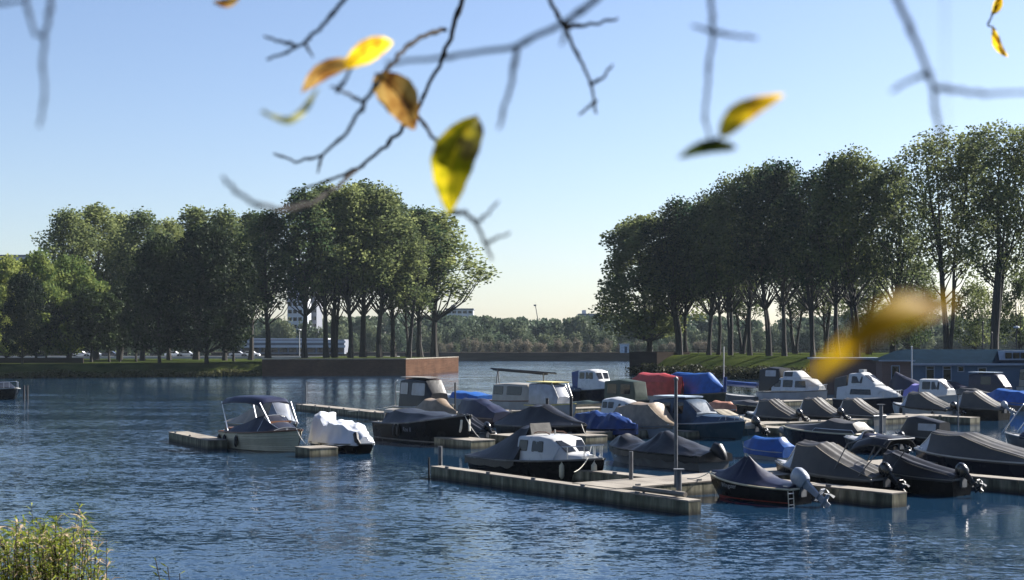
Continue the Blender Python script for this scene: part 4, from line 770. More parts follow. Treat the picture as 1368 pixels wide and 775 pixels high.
r, h, s = boat('b18', "cabin_boat", "small white cabin boat with rounded roof behind the crumpled blue tarp", "cabin boat", 782, 866, 566, 'R', .55, .72, .38, 0, 'h_white', 'white', 'h_grey')
add_cabin(r, [(h.x(.28), .5, 1.5, h.W * .38, h.W * .3), (h.x(.45), .5, 1.62, h.W * .4, h.W * .3), (h.x(.68), .55, 1.45, h.W * .36, h.W * .27), (h.x(.88), .6, .95, h.W * .2, h.W * .12)], M['white'], wins=[(h.x(.30), h.x(.38), .98, 1.35), (h.x(.41), h.x(.50), .98, 1.35), (h.x(.58), h.x(.73), 1.02, 1.26, .1, -.1)], crown=.1); add_bowrail(r, h, .8, .3)
r, h, s = boat('b5', "motorboat", "boat with pointed tan tent cover behind the large black sloop", "motorboat", 548, 610, 574, 'R', .7, .85, .4, 0, 'h_grey', 'beige', 'h_white')
add_cover(r, h, [(0, .5, .7), (.3, 1.05, .6), (.6, 1.05, .5), (1.0, .25, .4)], M['c_tan'], wr=.03, seed=18, hem=.2)
# ---- third row (walkway C) from the left
r, h, s = boat('b4', "cabin_cruiser", "beige cruiser with black canvas wheelhouse at the end of the long far jetty", "cabin cruiser", 524, 606, 564, 'R', .9, 1.25, .34, 0, 'h_cream', 'beige', 'h_white', blunt=1.3)
add_cabin(r, [(h.x(.12), .85, 2.75, h.W * .40, h.W * .32), (h.x(.3), .9, 2.9, h.W * .42, h.W * .34), (h.x(.62), 1.0, 2.8, h.W * .42, h.W * .34), (h.x(.74), 1.1, 1.9, h.W * .36, h.W * .3)], M['c_black'], wins=[(h.x(.14), h.x(.3), 1.8, 2.6), (h.x(.38), h.x(.64), 1.75, 2.6, .05, -.05)], name="canopy", glass=M['vinyl'], frame=M['c_black'])
m = MB(); m.box((h.x(.38), 0, 2.98), (h.L * .5, h.W * .66, .05)); m.build("canopy_top", M['beige'], r); tubes("stern_rail", M['alu'], r, [[(h.x(.0), -h.W * .3, .95), (h.x(.0), -h.W * .3, 2.6), (h.x(.05), -h.W * .3, 2.75)], [(h.x(0), h.W * .3, .95), (h.x(0), h.W * .3, 2.6)], [(h.x(0), -h.W * .3, 1.9), (h.x(0), h.W * .3, 1.9)]], .035)
r, h, s = boat('b6', "motorboat", "white speedboat with bright blue cockpit cover behind the black canopy cruiser", "motorboat", 588, 668, 549, 'L', .85, 1.15, .36, 0, 'h_white', 'white', 'h_white')
add_cover(r, h, [(.05, .3, .8), (.3, .5, .7), (.6, .45, .6)], M['c_bright'], wr=.03, seed=2, over=-.1, hem=.0)
m, rg = cover_loft(h, [(.58, .2, .8), (.98, .04, .5)], wr=0, over=-.05, hem=-.02); m.build("foredeck", M['white'], r)
r, h, s = boat('b12', "cabin_cruiser", "white cabin cruiser with lowered mast lying over its roof", "cabin cruiser", 650, 748, 554, 'R', .9, 1.15, .34, 0, 'h_white', 'white', 'wood', blunt=1.2)
add_cabin(r, [(h.x(.08), .85, 2.15, h.W * .4, h.W * .34), (h.x(.3), .9, 2.25, h.W * .42, h.W * .36), (h.x(.62), 1.0, 2.2, h.W * .4, h.W * .34), (h.x(.72), 1.05, 1.55, h.W * .34, h.W * .3), (h.x(.9), 1.1, 1.35, h.W * .2, h.W * .16)], M['beige'], wins=[(h.x(.1), h.x(.26), 1.4, 2.0), (h.x(.33), h.x(.56), 1.4, 2.02, 0, 0)], front=[((h.x(.715), 1.6, h.W * .3), (h.x(.635), 2.1, h.W * .32), 2)])
tubes("lowered_mast", M['rubber'], r, [[(h.x(-.12), 0, 3.35), (h.x(.95), 0, 3.1)], [(h.x(-.1), .1, 3.25), (h.x(.8), .1, 3.0)]], .07); tubes("mast_crutch", M['galv'], r, [[(h.x(.0), -.3, .9), (h.x(.0), 0, 3.4)], [(h.x(.0), .3, .9), (h.x(.0), 0, 3.4)], [(h.x(.75), 0, 1.6), (h.x(.75), 0, 3.2)]], .05)
r, h, s = boat('b13', "motorboat", "white boat with pale yellow canvas top and slanted windscreen", "motorboat", 700, 770, 556, 'R', .7, .95, .38, 0, 'h_white', 'white', 'c_yellow')
add_cabin(r, [(h.x(.1), .75, 2.3, h.W * .4, h.W * .38), (h.x(.5), .8, 2.35, h.W * .42, h.W * .38), (h.x(.62), .85, 2.25, h.W * .4, h.W * .36), (h.x(.74), .9, 1.35, h.W * .36, h.W * .32)], M['vinyl'], name="clear_canopy"); m = MB(); m.box((h.x(.36), 0, 2.45), (h.L * .6, h.W * .84, .07)); m.build("canopy_top", M['c_yellow'], r); tubes("windscreen_frame", M['h_white'], r, [[(h.x(.76), -h.W * .34, 1.3), (h.x(.63), -h.W * .38, 2.4)], [(h.x(.76), h.W * .34, 1.3), (h.x(.63), h.W * .38, 2.4)]], .05)
r, h, s = boat('b14', "cabin_cruiser", "white wheelhouse cruiser with dark blue aft canvas left of the green canopy", "cabin cruiser", 746, 826, 536, 'R', .9, 1.3, .32, 0, 'h_navy', 'white', 'h_white', blunt=1.2)
add_cabin(r, [(h.x(.38), .9, 2.75, h.W * .42, h.W * .36), (h.x(.58), 1.0, 2.9, h.W * .42, h.W * .36), (h.x(.68), 1.05, 2.75, h.W * .4, h.W * .34), (h.x(.74), 1.1, 1.9, h.W * .36, h.W * .3), (h.x(.92), 1.2, 1.6, h.W * .2, h.W * .14)], M['white'], wins=[(h.x(.41), h.x(.50), 2.05, 2.6), (h.x(.53), h.x(.66), 2.05, 2.62, 0, -.05)], front=[((h.x(.735), 2.0, h.W * .3), (h.x(.69), 2.65, h.W * .33), 2)], name="wheelhouse")
m = MB(); m.loft([[(h.x(.26), -h.W * .36, .9), (h.x(.26), h.W * .36, .9), (h.x(.22), h.W * .3, 2.6), (h.x(.22), -h.W * .3, 2.6)], [(h.x(.37), -h.W * .4, .9), (h.x(.37), h.W * .4, .9), (h.x(.37), h.W * .35, 2.8), (h.x(.37), -h.W * .35, 2.8)]]); m.build("aft_canvas", M['c_blue'], r)
r, h, s = boat('b14b', "rowing_boat", "low green covered boat with pale rail in front of the blue and white cruiser", "small boat", 754, 808, 549, 'R', .45, .6, .36, 0, 'h_cream', 'beige', 'h_cream'); add_cover(r, h, [(.05, .1, .8), (.5, .25, .6), (.9, .08, .6)], M['c_green'], wr=.02, hem=.02)
r, h, s = boat('b15', "cabin_boat", "boat with boxy dark green canopy behind the small white cabin boat", "cabin boat", 806, 868, 551, 'R', .8, 1.0, .38, 0, 'h_green', 'beige', 'h_grey')
add_cabin(r, [(h.x(.02), .75, 2.35, h.W * .42, h.W * .38), (h.x(.4), .8, 2.5, h.W * .44, h.W * .4), (h.x(.75), .9, 2.35, h.W * .42, h.W * .38), (h.x(.8), .95, 1.2, h.W * .4, h.W * .36)], M['c_green'], wins=[(h.x(.1), h.x(.34), 1.4, 2.15), (h.x(.45), h.x(.68), 1.4, 2.15)], name="canopy", glass=M['glass'])
r, h, s = boat('b16', "motorboat", "white boat with red canvas roof beside the big bright blue tarp", "motorboat", 842, 912, 545, 'R', .9, 1.1, .38, 0, 'h_white', 'white', 'h_white')
add_cover(r, h, [(0, 1.45, .8), (.12, 1.85, .6), (.6, 1.75, .62), (1.0, 1.35, .7)], M['c_red'], wr=.03, seed=7, over=.12, hem=-1.15)
add_cabin(r, [(h.x(.1), .9, 2.2, h.W * .36, h.W * .34), (h.x(.8), 1.0, 2.1, h.W * .34, h.W * .3)], M['beige'], name="cabin")
r, h, s = boat('b17', "sailing_boat", "grey green sailing boat under large bright blue tent tarp with thin mast", "sailing boat", 878, 970, 546, 'R', 1.0, 1.35, .34, 0, 'h_green', 'beige', 'h_grey', blunt=1.3)
add_cover(r, h, [(-.02, .9, .7), (.05, 1.45, .5), (.2, 1.78, .4), (.74, 1.62, .36), (.95, .4, .5)], M['c_bright'], wr=.04, seed=11, hem=-.05, over=.06); tubes("mast", M['alu'], r, [[(h.x(.97), 0, 1.2), (h.x(.97), 0, 5.1)]], .06); tubes("furled_sail", M['c_blue'], r, [[(h.x(.97), 0.08, 1.3), (h.x(.98), .1, 2.6)]], .16)
r, h, s = boat('b17b', "sailing_boat", "small boat with blue sail cover right of the big blue tarp", "sailing boat", 966, 1022, 538, 'L', .55, .75, .36, 0, 'h_grey', 'white', 'h_white')
tubes("boom_cover", M['c_blue'], r, [[(h.x(.05), 0, 1.55), (h.x(.5), 0, 1.6), (h.x(.95), 0, 1.7)]], .25); tubes("boom_support", M['alu'], r, [[(h.x(.05), 0, .5), (h.x(.05), 0, 1.5)], [(h.x(.95), 0, .6), (h.x(.95), 0, 1.6)]], .04)
r, h, s = boat('b21', "small_boat", "small boat with rust coloured cover ahead of the cream covered boat", "small boat", 932, 984, 561, 'R', .6, .75, .4, 0, 'h_black', 'beige', 'h_white'); add_cover(r, h, [(0, .3, .7), (.4, .62, .6), (.8, .5, .6), (1, .2, .5)], M['c_rust'], wr=.03, hem=.1)
r, h, s = boat('b21b', "small_boat", "low black boat with flat beige cover just left of the white cruiser", "small boat", 976, 1030, 556, 'L', .75, .9, .4, 0, 'h_black', 'beige', 'h_cream'); add_cover(r, h, [(0, .15, .8), (.5, .3, .7), (1, .1, .5)], M['c_taupe'], wr=.03, hem=.04)
sport('b23', "dark boat with striped grey cover, left one of the row behind the dinghy", 997, 1078, 573, 'h_black', 'c_taupe', .95, 'eng_black', 'c_cream', ribs=.06, fs=.7, fb=.85)
sport('b24', "dark boat with striped brown grey cover, middle one of the row behind the dinghy", 1057, 1132, 571, 'h_black', 'c_taupe', 1.0, 'eng_black', 'c_cream', ribs=.05, fs=.7, fb=.85)
sport('b25', "pale hulled boat with striped taupe cover left of the blue tipped post", 1110, 1184, 569, 'h_grey', 'c_taupe', .95, None, 'c_cream', ribs=.05, fs=.65, fb=.8, fend=(.45,), rail='h_white')
sport('b28', "white hulled boat with black striped cover beside the planked jetty", 1192, 1284, 561, 'h_white', 'c_taupe', 1.0, 'eng_black', 'c_cream', ribs=.05, fs=.7, fb=1.0, fend=(.2, .75), rail='h_black')
sport('b29', "black boat with grey striped cover at the right, left of the blue tarp", 1266, 1350, 562, 'h_black', 'c_taupe', 1.05, 'eng_grey', 'c_cream', ribs=.05, fs=.8, fb=.95)
# cruisers at the back
r, h, s = boat('b26', "cabin_cruiser", "white cabin cruiser with black canvas aft, left of the blurred leaf tip", "cabin cruiser", 1010, 1106, 541, 'R', 1.0, 1.3, .32, 0, 'h_white', 'white', 'h_grey', blunt=1.3)
add_cabin(r, [(h.x(.24), 1.1, 2.25, h.W * .4, h.W * .34), (h.x(.45), 1.15, 2.35, h.W * .4, h.W * .34), (h.x(.78), 1.2, 2.2, h.W * .34, h.W * .28), (h.x(.92), 1.3, 1.6, h.W * .2, h.W * .15)], M['white'], wins=[(h.x(.28), h.x(.38), 1.5, 2.1), (h.x(.42), h.x(.56), 1.5, 2.1), (h.x(.6), h.x(.76), 1.5, 2.05, 0, -.15)])
m = MB(); add_cabin(r, [(h.x(.03), 1.05, 3.0, h.W * .38, h.W * .32), (h.x(.18), 1.1, 3.2, h.W * .4, h.W * .32), (h.x(.34), 1.9, 3.1, h.W * .38, h.W * .32), (h.x(.36), 1.9, 2.4, h.W * .36, h.W * .32)], M['c_black'], wins=[(h.x(.13), h.x(.30), 2.4, 2.95)], name="aft_canopy", glass=M['vinyl'], frame=M['c_black'])
add_cabin(r, [(h.x(.4), 2.3, 2.85, h.W * .3, h.W * .26), (h.x(.58), 2.3, 2.9, h.W * .3, h.W * .24), (h.x(.68), 2.25, 2.35, h.W * .3, h.W * .28)], M['white'], wins=[(h.x(.42), h.x(.54), 2.45, 2.8)], name="screen"); tubes("flag_staff", M['h_white'], r, [[(h.x(.0), 0, 1.0), (h.x(.0), 0, 3.1)]], .05); add_bowrail(r, h, .75, .5)
r, h, s = boat('b27', "cabin_cruiser", "white sports cruiser with long dark side window", "cabin cruiser", 1112, 1206, 552, 'R', .95, 1.3, .34, 0, 'h_navy', 'white', 'h_white', blunt=1.3)
add_cabin(r, [(h.x(.08), .95, 1.9, h.W * .48, h.W * .42), (h.x(.3), 1.0, 2.1, h.W * .49, h.W * .42), (h.x(.7), 1.15, 2.0, h.W * .43, h.W * .34), (h.x(.96), 1.28, 1.4, h.W * .12, h.W * .08)], M['white'], wins=[(h.x(.30), h.x(.62), 1.38, 1.75, .08, -.1)], name="cabin")
add_cabin(r, [(h.x(.24), 2.0, 2.95, h.W * .38, h.W * .3), (h.x(.42), 2.05, 3.05, h.W * .38, h.W * .3), (h.x(.66), 2.0, 2.15, h.W * .32, h.W * .26)], M['white'], wins=[(h.x(.30), h.x(.46), 2.25, 2.75)], front=[((h.x(.62), 2.3, h.W * .27), (h.x(.47), 2.9, h.W * .27), 2)], name="wheelhouse")
add_cabin(r, [(h.x(.02), 1.0, 2.6, h.W * .42, h.W * .34), (h.x(.22), 1.0, 2.85, h.W * .44, h.W * .36)], M['c_taupe'], name="aft_canopy"); m = MB(); m.box((h.x(.38), 0, 3.2), (.5, .4, .22)); m.build("roof_hatch", M['white'], r); add_bowrail(r, h, .7, .5)
r, h, s = boat('b30', "cabin_boat", "white cabin boat with big windscreen and purple cover behind the white hulled boat", "cabin boat", 1206, 1286, 546, 'R', .9, 1.1, .36, 0, 'h_white', 'white', 'h_white')
add_cabin(r, [(h.x(.3), .9, 2.35, h.W * .42, h.W * .34), (h.x(.62), 1.0, 2.35, h.W * .42, h.W * .32), (h.x(.80), 1.1, 1.5, h.W * .34, h.W * .28)], M['white'], wins=[(h.x(.36), h.x(.5), 1.55, 2.15), (h.x(.53), h.x(.66), 1.55, 2.15)], front=[((h.x(.79), 1.6, h.W * .28), (h.x(.64), 2.25, h.W * .3), 2)]); add_cover(r, h, [(0, .5, .8), (.12, .95, .6), (.28, 1.0, .6)], M['purple'], wr=.02)
r, h, s = boat('b31', "motorboat", "dark blue wedge shaped covered boat below the flagpole", "motorboat", 1188, 1256, 533, 'L', .7, .95, .36, 0, 'h_navy', 'beige', 'h_grey'); add_cover(r, h, [(0, .2, .8), (.5, 1.0, .5), (.85, 1.55, .45), (1.0, .5, .4)], M['c_navy'], wr=.03, hem=.2)
r, h, s = boat('b31b', "motorboat", "low boat with dull grey cover between the white cabin boat and the blue topped cruiser", "motorboat", 1278, 1330, 541, 'L', .8, .95, .36, 0, 'h_black', 'beige', 'h_grey'); add_cover(r, h, [(0, .2, .8), (.5, .5, .6), (.9, .45, .5), (1, .2, .4)], M['c_taupe'], wr=.03)
r, h, s = boat('b32', "cabin_cruiser", "cruiser with pale blue canvas top and open frame windscreen near the boathouse", "cabin cruiser", 1290, 1364, 538, 'R', .8, 1.05, .36, 0, 'h_navy', 'white', 'h_white')
add_cabin(r, [(h.x(.05), .8, 2.5, h.W * .4, h.W * .36), (h.x(.5), .9, 2.6, h.W * .42, h.W * .36), (h.x(.60), .95, 2.45, h.W * .4, h.W * .34), (h.x(.76), 1.0, 1.4, h.W * .34, h.W * .3)], M['c_navy'], wins=[(h.x(.3), h.x(.5), 1.6, 2.3)], name="canopy", front=[((h.x(.74), 1.5, h.W * .3), (h.x(.615), 2.3, h.W * .32), 3)]); m = MB(); m.box((h.x(.3), 0, 2.7), (h.L * .52, h.W * .74, .06)); m.build("canopy_top", M['c_pale'], r)
r, h, s = boat('b33', "motorboat", "boat under smooth blue tarp at the right edge", "motorboat", 1318, 1410, 550, 'L', .6, .8, .36, 0, 'h_grey', 'white', 'h_grey'); add_cover(r, h, [(0, .3, .8), (.4, .85, .6), (.8, .9, .55), (1.0, .4, .4)], M['c_bright'], wr=.05, seed=31, hem=.2)
r, h, s = boat('b34', "cabin_cruiser", "white topped cruiser cut off by the right edge near the boathouse", "cabin cruiser", 1334, 1420, 531, 'R', 1.0, 1.2, .34, 0, 'h_white', 'white', 'h_grey'); add_cabin(r, [(h.x(.1), 1.0, 2.7, h.W * .4, h.W * .36), (h.x(.6), 1.0, 2.8, h.W * .4, h.W * .34), (h.x(.8), 1.1, 1.7, h.W * .3, h.W * .26)], M['beige'], wins=[(h.x(.15), h.x(.3), 1.7, 2.45), (h.x(.36), h.x(.55), 1.7, 2.45)])
r, h, s = boat('b45', "motorboat", "open boat with navy cover and tangle of poles at the right edge", "motorboat", 1342, 1420, 600, 'L', .5, .7, .36, 0, 'h_grey', 'white', 'h_white'); add_cover(r, h, [(0, .3, .8), (.3, .5, .6), (.6, .2, .6)], M['c_navy'], wr=.04)
tubes("pole_frame", M['alu'], r, [[(h.x(.9), -.7, .7), (h.x(.5), -.7, 2.2), (h.x(.2), -.6, 2.0)], [(h.x(.9), .7, .7), (h.x(.5), .7, 2.2), (h.x(.2), .6, 2.0)], [(h.x(.5), -.7, 2.2), (h.x(.5), .7, 2.2)], [(h.x(.7), -.7, .6), (h.x(.35), -.7, 2.15)]], .03)
r, h, s = boat('x1', "motorboat", "low dark boat with blue grey cover left of the white and blue wheelhouse cruiser", "motorboat", 718, 776, 535, 'R', .8, 1.05, .34, 0, 'h_navy', 'beige', 'h_grey'); add_cover(r, h, [(0, .3, .8), (.3, .6, .6), (.7, .3, .5), (1, .08, .5)], M['c_steel'], wr=.04, seed=41, hem=.15); add_cleats(r, h)
r, h, s = boat('x2', "motorboat", "small dark boat under low black cover between the dinghy and the blue tipped post", "motorboat", 1098, 1152, 588, 'L', .5, .65, .38, 0, 'h_black', 'beige', 'h_white'); add_cover(r, h, [(0, .12, .85), (.3, .4, .6), (.7, .35, .6), (1, .08, .5)], M['c_black'], wr=.04, seed=43, hem=.1); add_outboard(r, h, M['eng_black'], 45, .8)
r, h, s = boat('x3', "motorboat", "white speedboat with dark cockpit cover right of the flagpole by the boathouse", "motorboat", 1240, 1298, 531, 'L', .8, 1.0, .36, 0, 'h_white', 'white', 'h_grey'); add_cover(r, h, [(.02, .2, .8), (.3, .6, .6), (.55, .7, .6)], M['c_navy'], shield=((.55, .7, .6), (.68, .08, .6)), wr=.03, seed=45, over=-.05, hem=.02); m, rg = cover_loft(h, [(.66, .1, .8), (.98, .04, .5)], wr=0, over=-.05, hem=-.02); m.build("foredeck", M['white'], r); add_bowrail(r, h, .7, .4)
# inflatable dinghy
def dinghy():
    c, L, W_, rz = place(1046, 1100, 587, 'L', .5); r = thing("inflatable_dinghy", "small grey inflatable dinghy with black seat behind the bright blue tarp boat", "dinghy", (c[0], c[1], 0), rz); L = min(L, 3.2); W_ = 1.5
    pts = [(-L / 2, -W_ / 2 + .2, .28), (0, -W_ / 2 + .2, .28), (L * .3, -W_ / 2 + .3, .32), (L * .46, -.25, .42), (L * .5, 0, .46), (L * .46, .25, .42), (L * .3, W_ / 2 - .3, .32), (0, W_ / 2 - .2, .28), (-L / 2, W_ / 2 - .2, .28)]
    m = MB(); m.tube(pts, [.14, .2, .2, .2, .2, .2, .2, .2, .14], 10); m.build("tube", M['h_grey'], r, 60); m = MB(); m.box((-.05, 0, .12), (L * .8, W_ - .6, .06)); m.build("floor", M['rubber'], r); m = MB(); m.box((-.2, 0, .42), (.3, W_ - .3, .05)); m.build("seat", M['rubber'], r); m = MB(); m.box((-L / 2 + .15, 0, .3), (.06, W_ - .6, .4)); m.build("transom", M['wood'], r)
dinghy()
r, h, s = boat('b47', "motorboat", "black boat with silver bow rail alone at the far left edge", "motorboat", -40, 27, 534, 'R', .8, 1.15, .34, 0, 'h_black', 'white', 'h_white', group="lone boat")
del r['group']; add_cover(r, h, [(.1, .6, .7), (.5, .7, .6), (.7, .1, .6)], M['c_black'], wr=.02); add_bowrail(r, h, .6, .6)

# ------------------------------------------------------------------ docks and walkways
def dock(name, label, p, d, ln, wd, top=.5, th=.42, mat_s='stain', boards=True, side=1):
    "p: world corner, d: direction of the near edge, width goes to the left of d when side=1"
    d = Vector(d).normalized(); n = Vector((-d.y, d.x)) * side; r = thing(name, label, "dock", (p[0], p[1], 0), math.atan2(d.y, d.x)); m = MB(); k = max(1, round(ln / 2.4)); s = ln / k; yo = wd / 2 * side
    for i in range(k): m.box((s * (i + .5), yo, top - .05 - th / 2 - .1), (s - .025, wd - .03, th + .2))
    m.build("float", M[mat_s], r, 20)
    m = MB(); nb = int(ln / 1.2) + 1; sb = ln / nb
    for i in range(nb): m.box((sb * (i + .5), yo, top - .025), (sb - .018, wd, .05))
    m.build("deck_slabs", M['conc_top'], r, 20)
    if ln > 4:
        for i in range(int(ln / 3)): MB().box((1.2 + 3 * i, yo * .15, top + .035), (.22, .05, .07)).build("mooring_cleat", M['galv'], r)
    return r
q = P(575, 622, .5); e = P(920, 668, .5); dd = (e - q).xy
dock("finger_dock", "long narrow concrete jetty in front with the black cabin boat alongside", (q.x, q.y), dd, dd.length, .55, .48, .40)
# narrow raised timber rails on the end of that jetty
def fenderbeam():
    r = thing("timber_beam", "weathered round beam lying on the right end of the front jetty", "beam", (0, 0, 0)); a = q + (e - q) * .80; b_ = q + (e - q) * .965; n = Vector((-dd.y, dd.x, 0)).normalized() * .36; m = MB(); m.tube([a + n + Vector((0, 0, .1)), b_ + n + Vector((0, 0, .1))], .09, 8); m.build("beam", M['conc_top'], r, 60)
fenderbeam()
w0 = Vector((3.6, 49.4)); dock("walkway", "broad concrete walkway running right from the front jetty under the bows", (w0.x, w0.y), V, 36, 2.4, .5)
f2 = w0 + V * 3.6 - U * 2.45; dock("finger_dock", "narrow jetty with bright top edge behind the black cabin boat's bow", tuple(f2 - U * 9), U, 9, .7, .5)
fa = P(1192, 659, .5).xy; dock("finger_dock", "short jetty between the navy covered boat and the grey striped cover boat", tuple(fa - U * 7.0), U, 7.0, .8, .5)
fb_ = Vector((14.6, 57.8)); dock("finger_dock", "jetty at the right edge below the large blue boat", tuple(fb_), U, 9, .8, .5)
a = P(225, 577, .5).xy; b_ = P(277, 588, .5).xy; dock("finger_dock", "low jetty at the stern of the cream clinker sloop, leftmost of the docks", tuple(a), b_ - a, (b_ - a).length, 1.1, .5)
wB = Vector((4.5, 81)); dock("walkway", "middle concrete walkway running behind the black sloop's bow", tuple(wB - V * 5.6), V, 39, 2.2, .48)
for i, (px, y, ln, lab) in enumerate([(452, 597, 1.5, "short stub of jetty under the white tarp boat"), (662, 587, 3.5, "short jetty end with lit top right of the black sloop's bow"), (812, 581, 4.5, "jetty end between the tent covered boat and the crumpled blue tarp"), (944, 575, 5, "jetty end under the bow of the steel blue cruiser"), (1066, 571, 5, "jetty end below the left striped cover boat")]):
    p_ = P(px, y, .46).xy; dock("finger_dock", lab, tuple(p_ - V * 1.6), V, 1.6, ln, .46)
a = P(395, 540, .5).xy; b_ = P(530, 554, .5).xy; dock("finger_dock", "long far jetty reaching left from the black canopy cruiser", tuple(a), b_ - a, (b_ - a).length, 1.3, .5)
dock("walkway", "far concrete walkway behind the last row of covered boats", tuple(b_), V, 62, 2.0, .48)
a = P(1188, 553, .5).xy; b_ = P(1296, 558, .5).xy; dock("finger_dock", "planked jetty below the white hulled covered boat", tuple(a), b_ - a, (b_ - a).length, 1.2, .5, mat_s='stain')
# piles and posts
for px, py, d, rad, cap, yb, lab, mt in [(903, 508, 50.6, .068, 'ball', .4, "tallest steel mooring pole rising from the front walkway", 'galv'), (907, 628, 46.9, .10, 'plate', .2, "short dark mooring post with flat cap on the end of the front jetty", 'galv'), (843, 603, 52.6, .085, None, -.4, "short grey mooring post behind the black cabin boat's bow", 'galv'),
        (573, 611, 57.8, .045, None, -.4, "thin dark rod in the water at the left end of the front jetty", 'rubber'), (588, 596, 59.5, .10, None, -.4, "grey mooring post on the left end of the front jetty", 'galv'), (860, 657, 48.0, .05, None, -.4, "thin iron rod against the face of the front jetty", 'galv'),
        (409, 511, 119.5, .05, None, -.4, "thin grey pole at the left end of the far jetty", 'galv'), (540, 515, 106, .09, None, -.4, "dark post left of the black canvas wheelhouse", 'rubber'), (608, 511, 112, .07, None, -.4, "dark post right of the black canopy cruiser", 'rubber'),
        (731, 532, 99, .12, None, -.4, "dark post in front of the yellow topped boat", 'rubber'), (763, 529, 97, .12, None, -.4, "dark post left of the crumpled blue tarp", 'rubber'), (1177, 541, 78, .11, 'plate', -.4, "grey post with blue tip right of the taupe covered boat", 'galv'),
        (1280, 528, 96, .05, None, -.4, "thin post at the planked jetty", 'galv'), (32, 515, 140, .11, None, -.4, "left of the two dark stakes beside the lone boat", 'rubber'), (36.5, 515, 140.5, .11, None, -.4, "right of the two dark stakes beside the lone boat", 'rubber')]:
    pole("mooring_post", lab, "post", px, d, yb, CH + (HOR - py) / F * d, rad, M[mt], cap, "mooring posts")
# mooring ropes
def rope(lab, a, b_, sag=.15):
    a, b_ = Vector(a), Vector(b_); pts = [a.lerp(b_, i / 8) - Vector((0, 0, sag * 4 * (i / 8) * (1 - i / 8))) for i in range(9)]; m = MB(); m.tube(pts, .018, 5); tag(m.build("mooring_rope", M['rope'], None, 60), lab, "rope", "mooring ropes")
def bp(key, t, sd_, dz=.05):
    r, h = BOATS[key]; return (Matrix.Translation(r.location) @ Matrix.Rotation(r.rotation_euler.z, 4, 'Z')) @ Vector((h.x(t), sd_ * h.b(t) * .9, (h.z(t) + dz) * ZS))
p = bp('b11', .93, -1); rope("pale rope from the black cabin boat's bow to the front jetty", p, (p.x - .6, p.y - 1.0, .52), .1)
p = bp('b39', .98, 1); rope("rope from the navy covered boat's bow to the walkway", p, (p.x - .7, p.y + 1.2, .52), .1)
p = bp('b3', .97, -1); rope("rope hanging from the black sloop's bow", p, (p.x + .9, p.y - 1.2, .5), .15)
p = bp('b9', .97, -1); rope("rope from the tent covered boat's bow to the middle walkway", p, (p.x + .2, p.y - 1.3, .5), .1)
p = bp('b1', .97, -1); rope("rope from the clinker sloop's bow to the jetty", p, (p.x + .6, p.y - .9, .5), .1)
p = bp('b4', .05, -1); rope("long rope from the black canopy cruiser's stern to the far jetty", p, (p.x - 3.4, p.y - .5, .6), .1)

# ------------------------------------------------------------------ overhanging branches and leaves close to the camera
M['twig'] = pm("twig_bark", (.022, .019, .018), .85, .35, 60, bump=.001, bscale=300, spec=.1)
def fgleaf(name, c1, c2, c3, trans=.65):
    m, n, b = nm(name); N = n.nodes; Lk = n.links; tc = N.new("ShaderNodeTexCoord"); no = N.new("ShaderNodeTexNoise"); no.inputs['Scale'].default_value = 42; no.inputs['Detail'].default_value = 5; Lk.new(tc.outputs['Object'], no.inputs['Vector'])
    cr = N.new("ShaderNodeValToRGB"); e = cr.color_ramp.elements; e[0].position = .38; e[0].color = (*c1, 1); e[1].position = .6; e[1].color = (*c3, 1); x = e.new(.5); x.color = (*c2, 1); Lk.new(no.outputs[0], cr.inputs[0]); Lk.new(cr.outputs[0], b.inputs['Base Color'])
    b.inputs['Roughness'].default_value = .5; b.inputs['Specular IOR Level'].default_value = .18; tr = N.new("ShaderNodeBsdfTranslucent"); mx = N.new("ShaderNodeMixShader"); mx.inputs[0].default_value = trans; Lk.new(cr.outputs[0], tr.inputs[0]); Lk.new(b.outputs[0], mx.inputs[1]); Lk.new(tr.outputs[0], mx.inputs[2]); Lk.new(mx.outputs[0], N['Material Output'].inputs[0]); return m
M['l_yellow'] = fgleaf("leaf_autumn_yellow", (.50, .27, .02), (.78, .52, .02), (.85, .64, .03)); M['l_brown'] = fgleaf("leaf_autumn_brown", (.14, .05, .015), (.36, .19, .05), (.5, .32, .10), .4)
M['l_green'] = fgleaf("leaf_turning_green", (.10, .08, .005), (.38, .34, .01), (.66, .52, .02)); M['l_orange'] = fgleaf("leaf_autumn_orange", (.30, .13, .015), (.55, .30, .015), (.72, .45, .02)); M['l_dark'] = fgleaf("leaf_dark_green", (.03, .05, .01), (.09, .11, .02), (.22, .22, .03), .3)
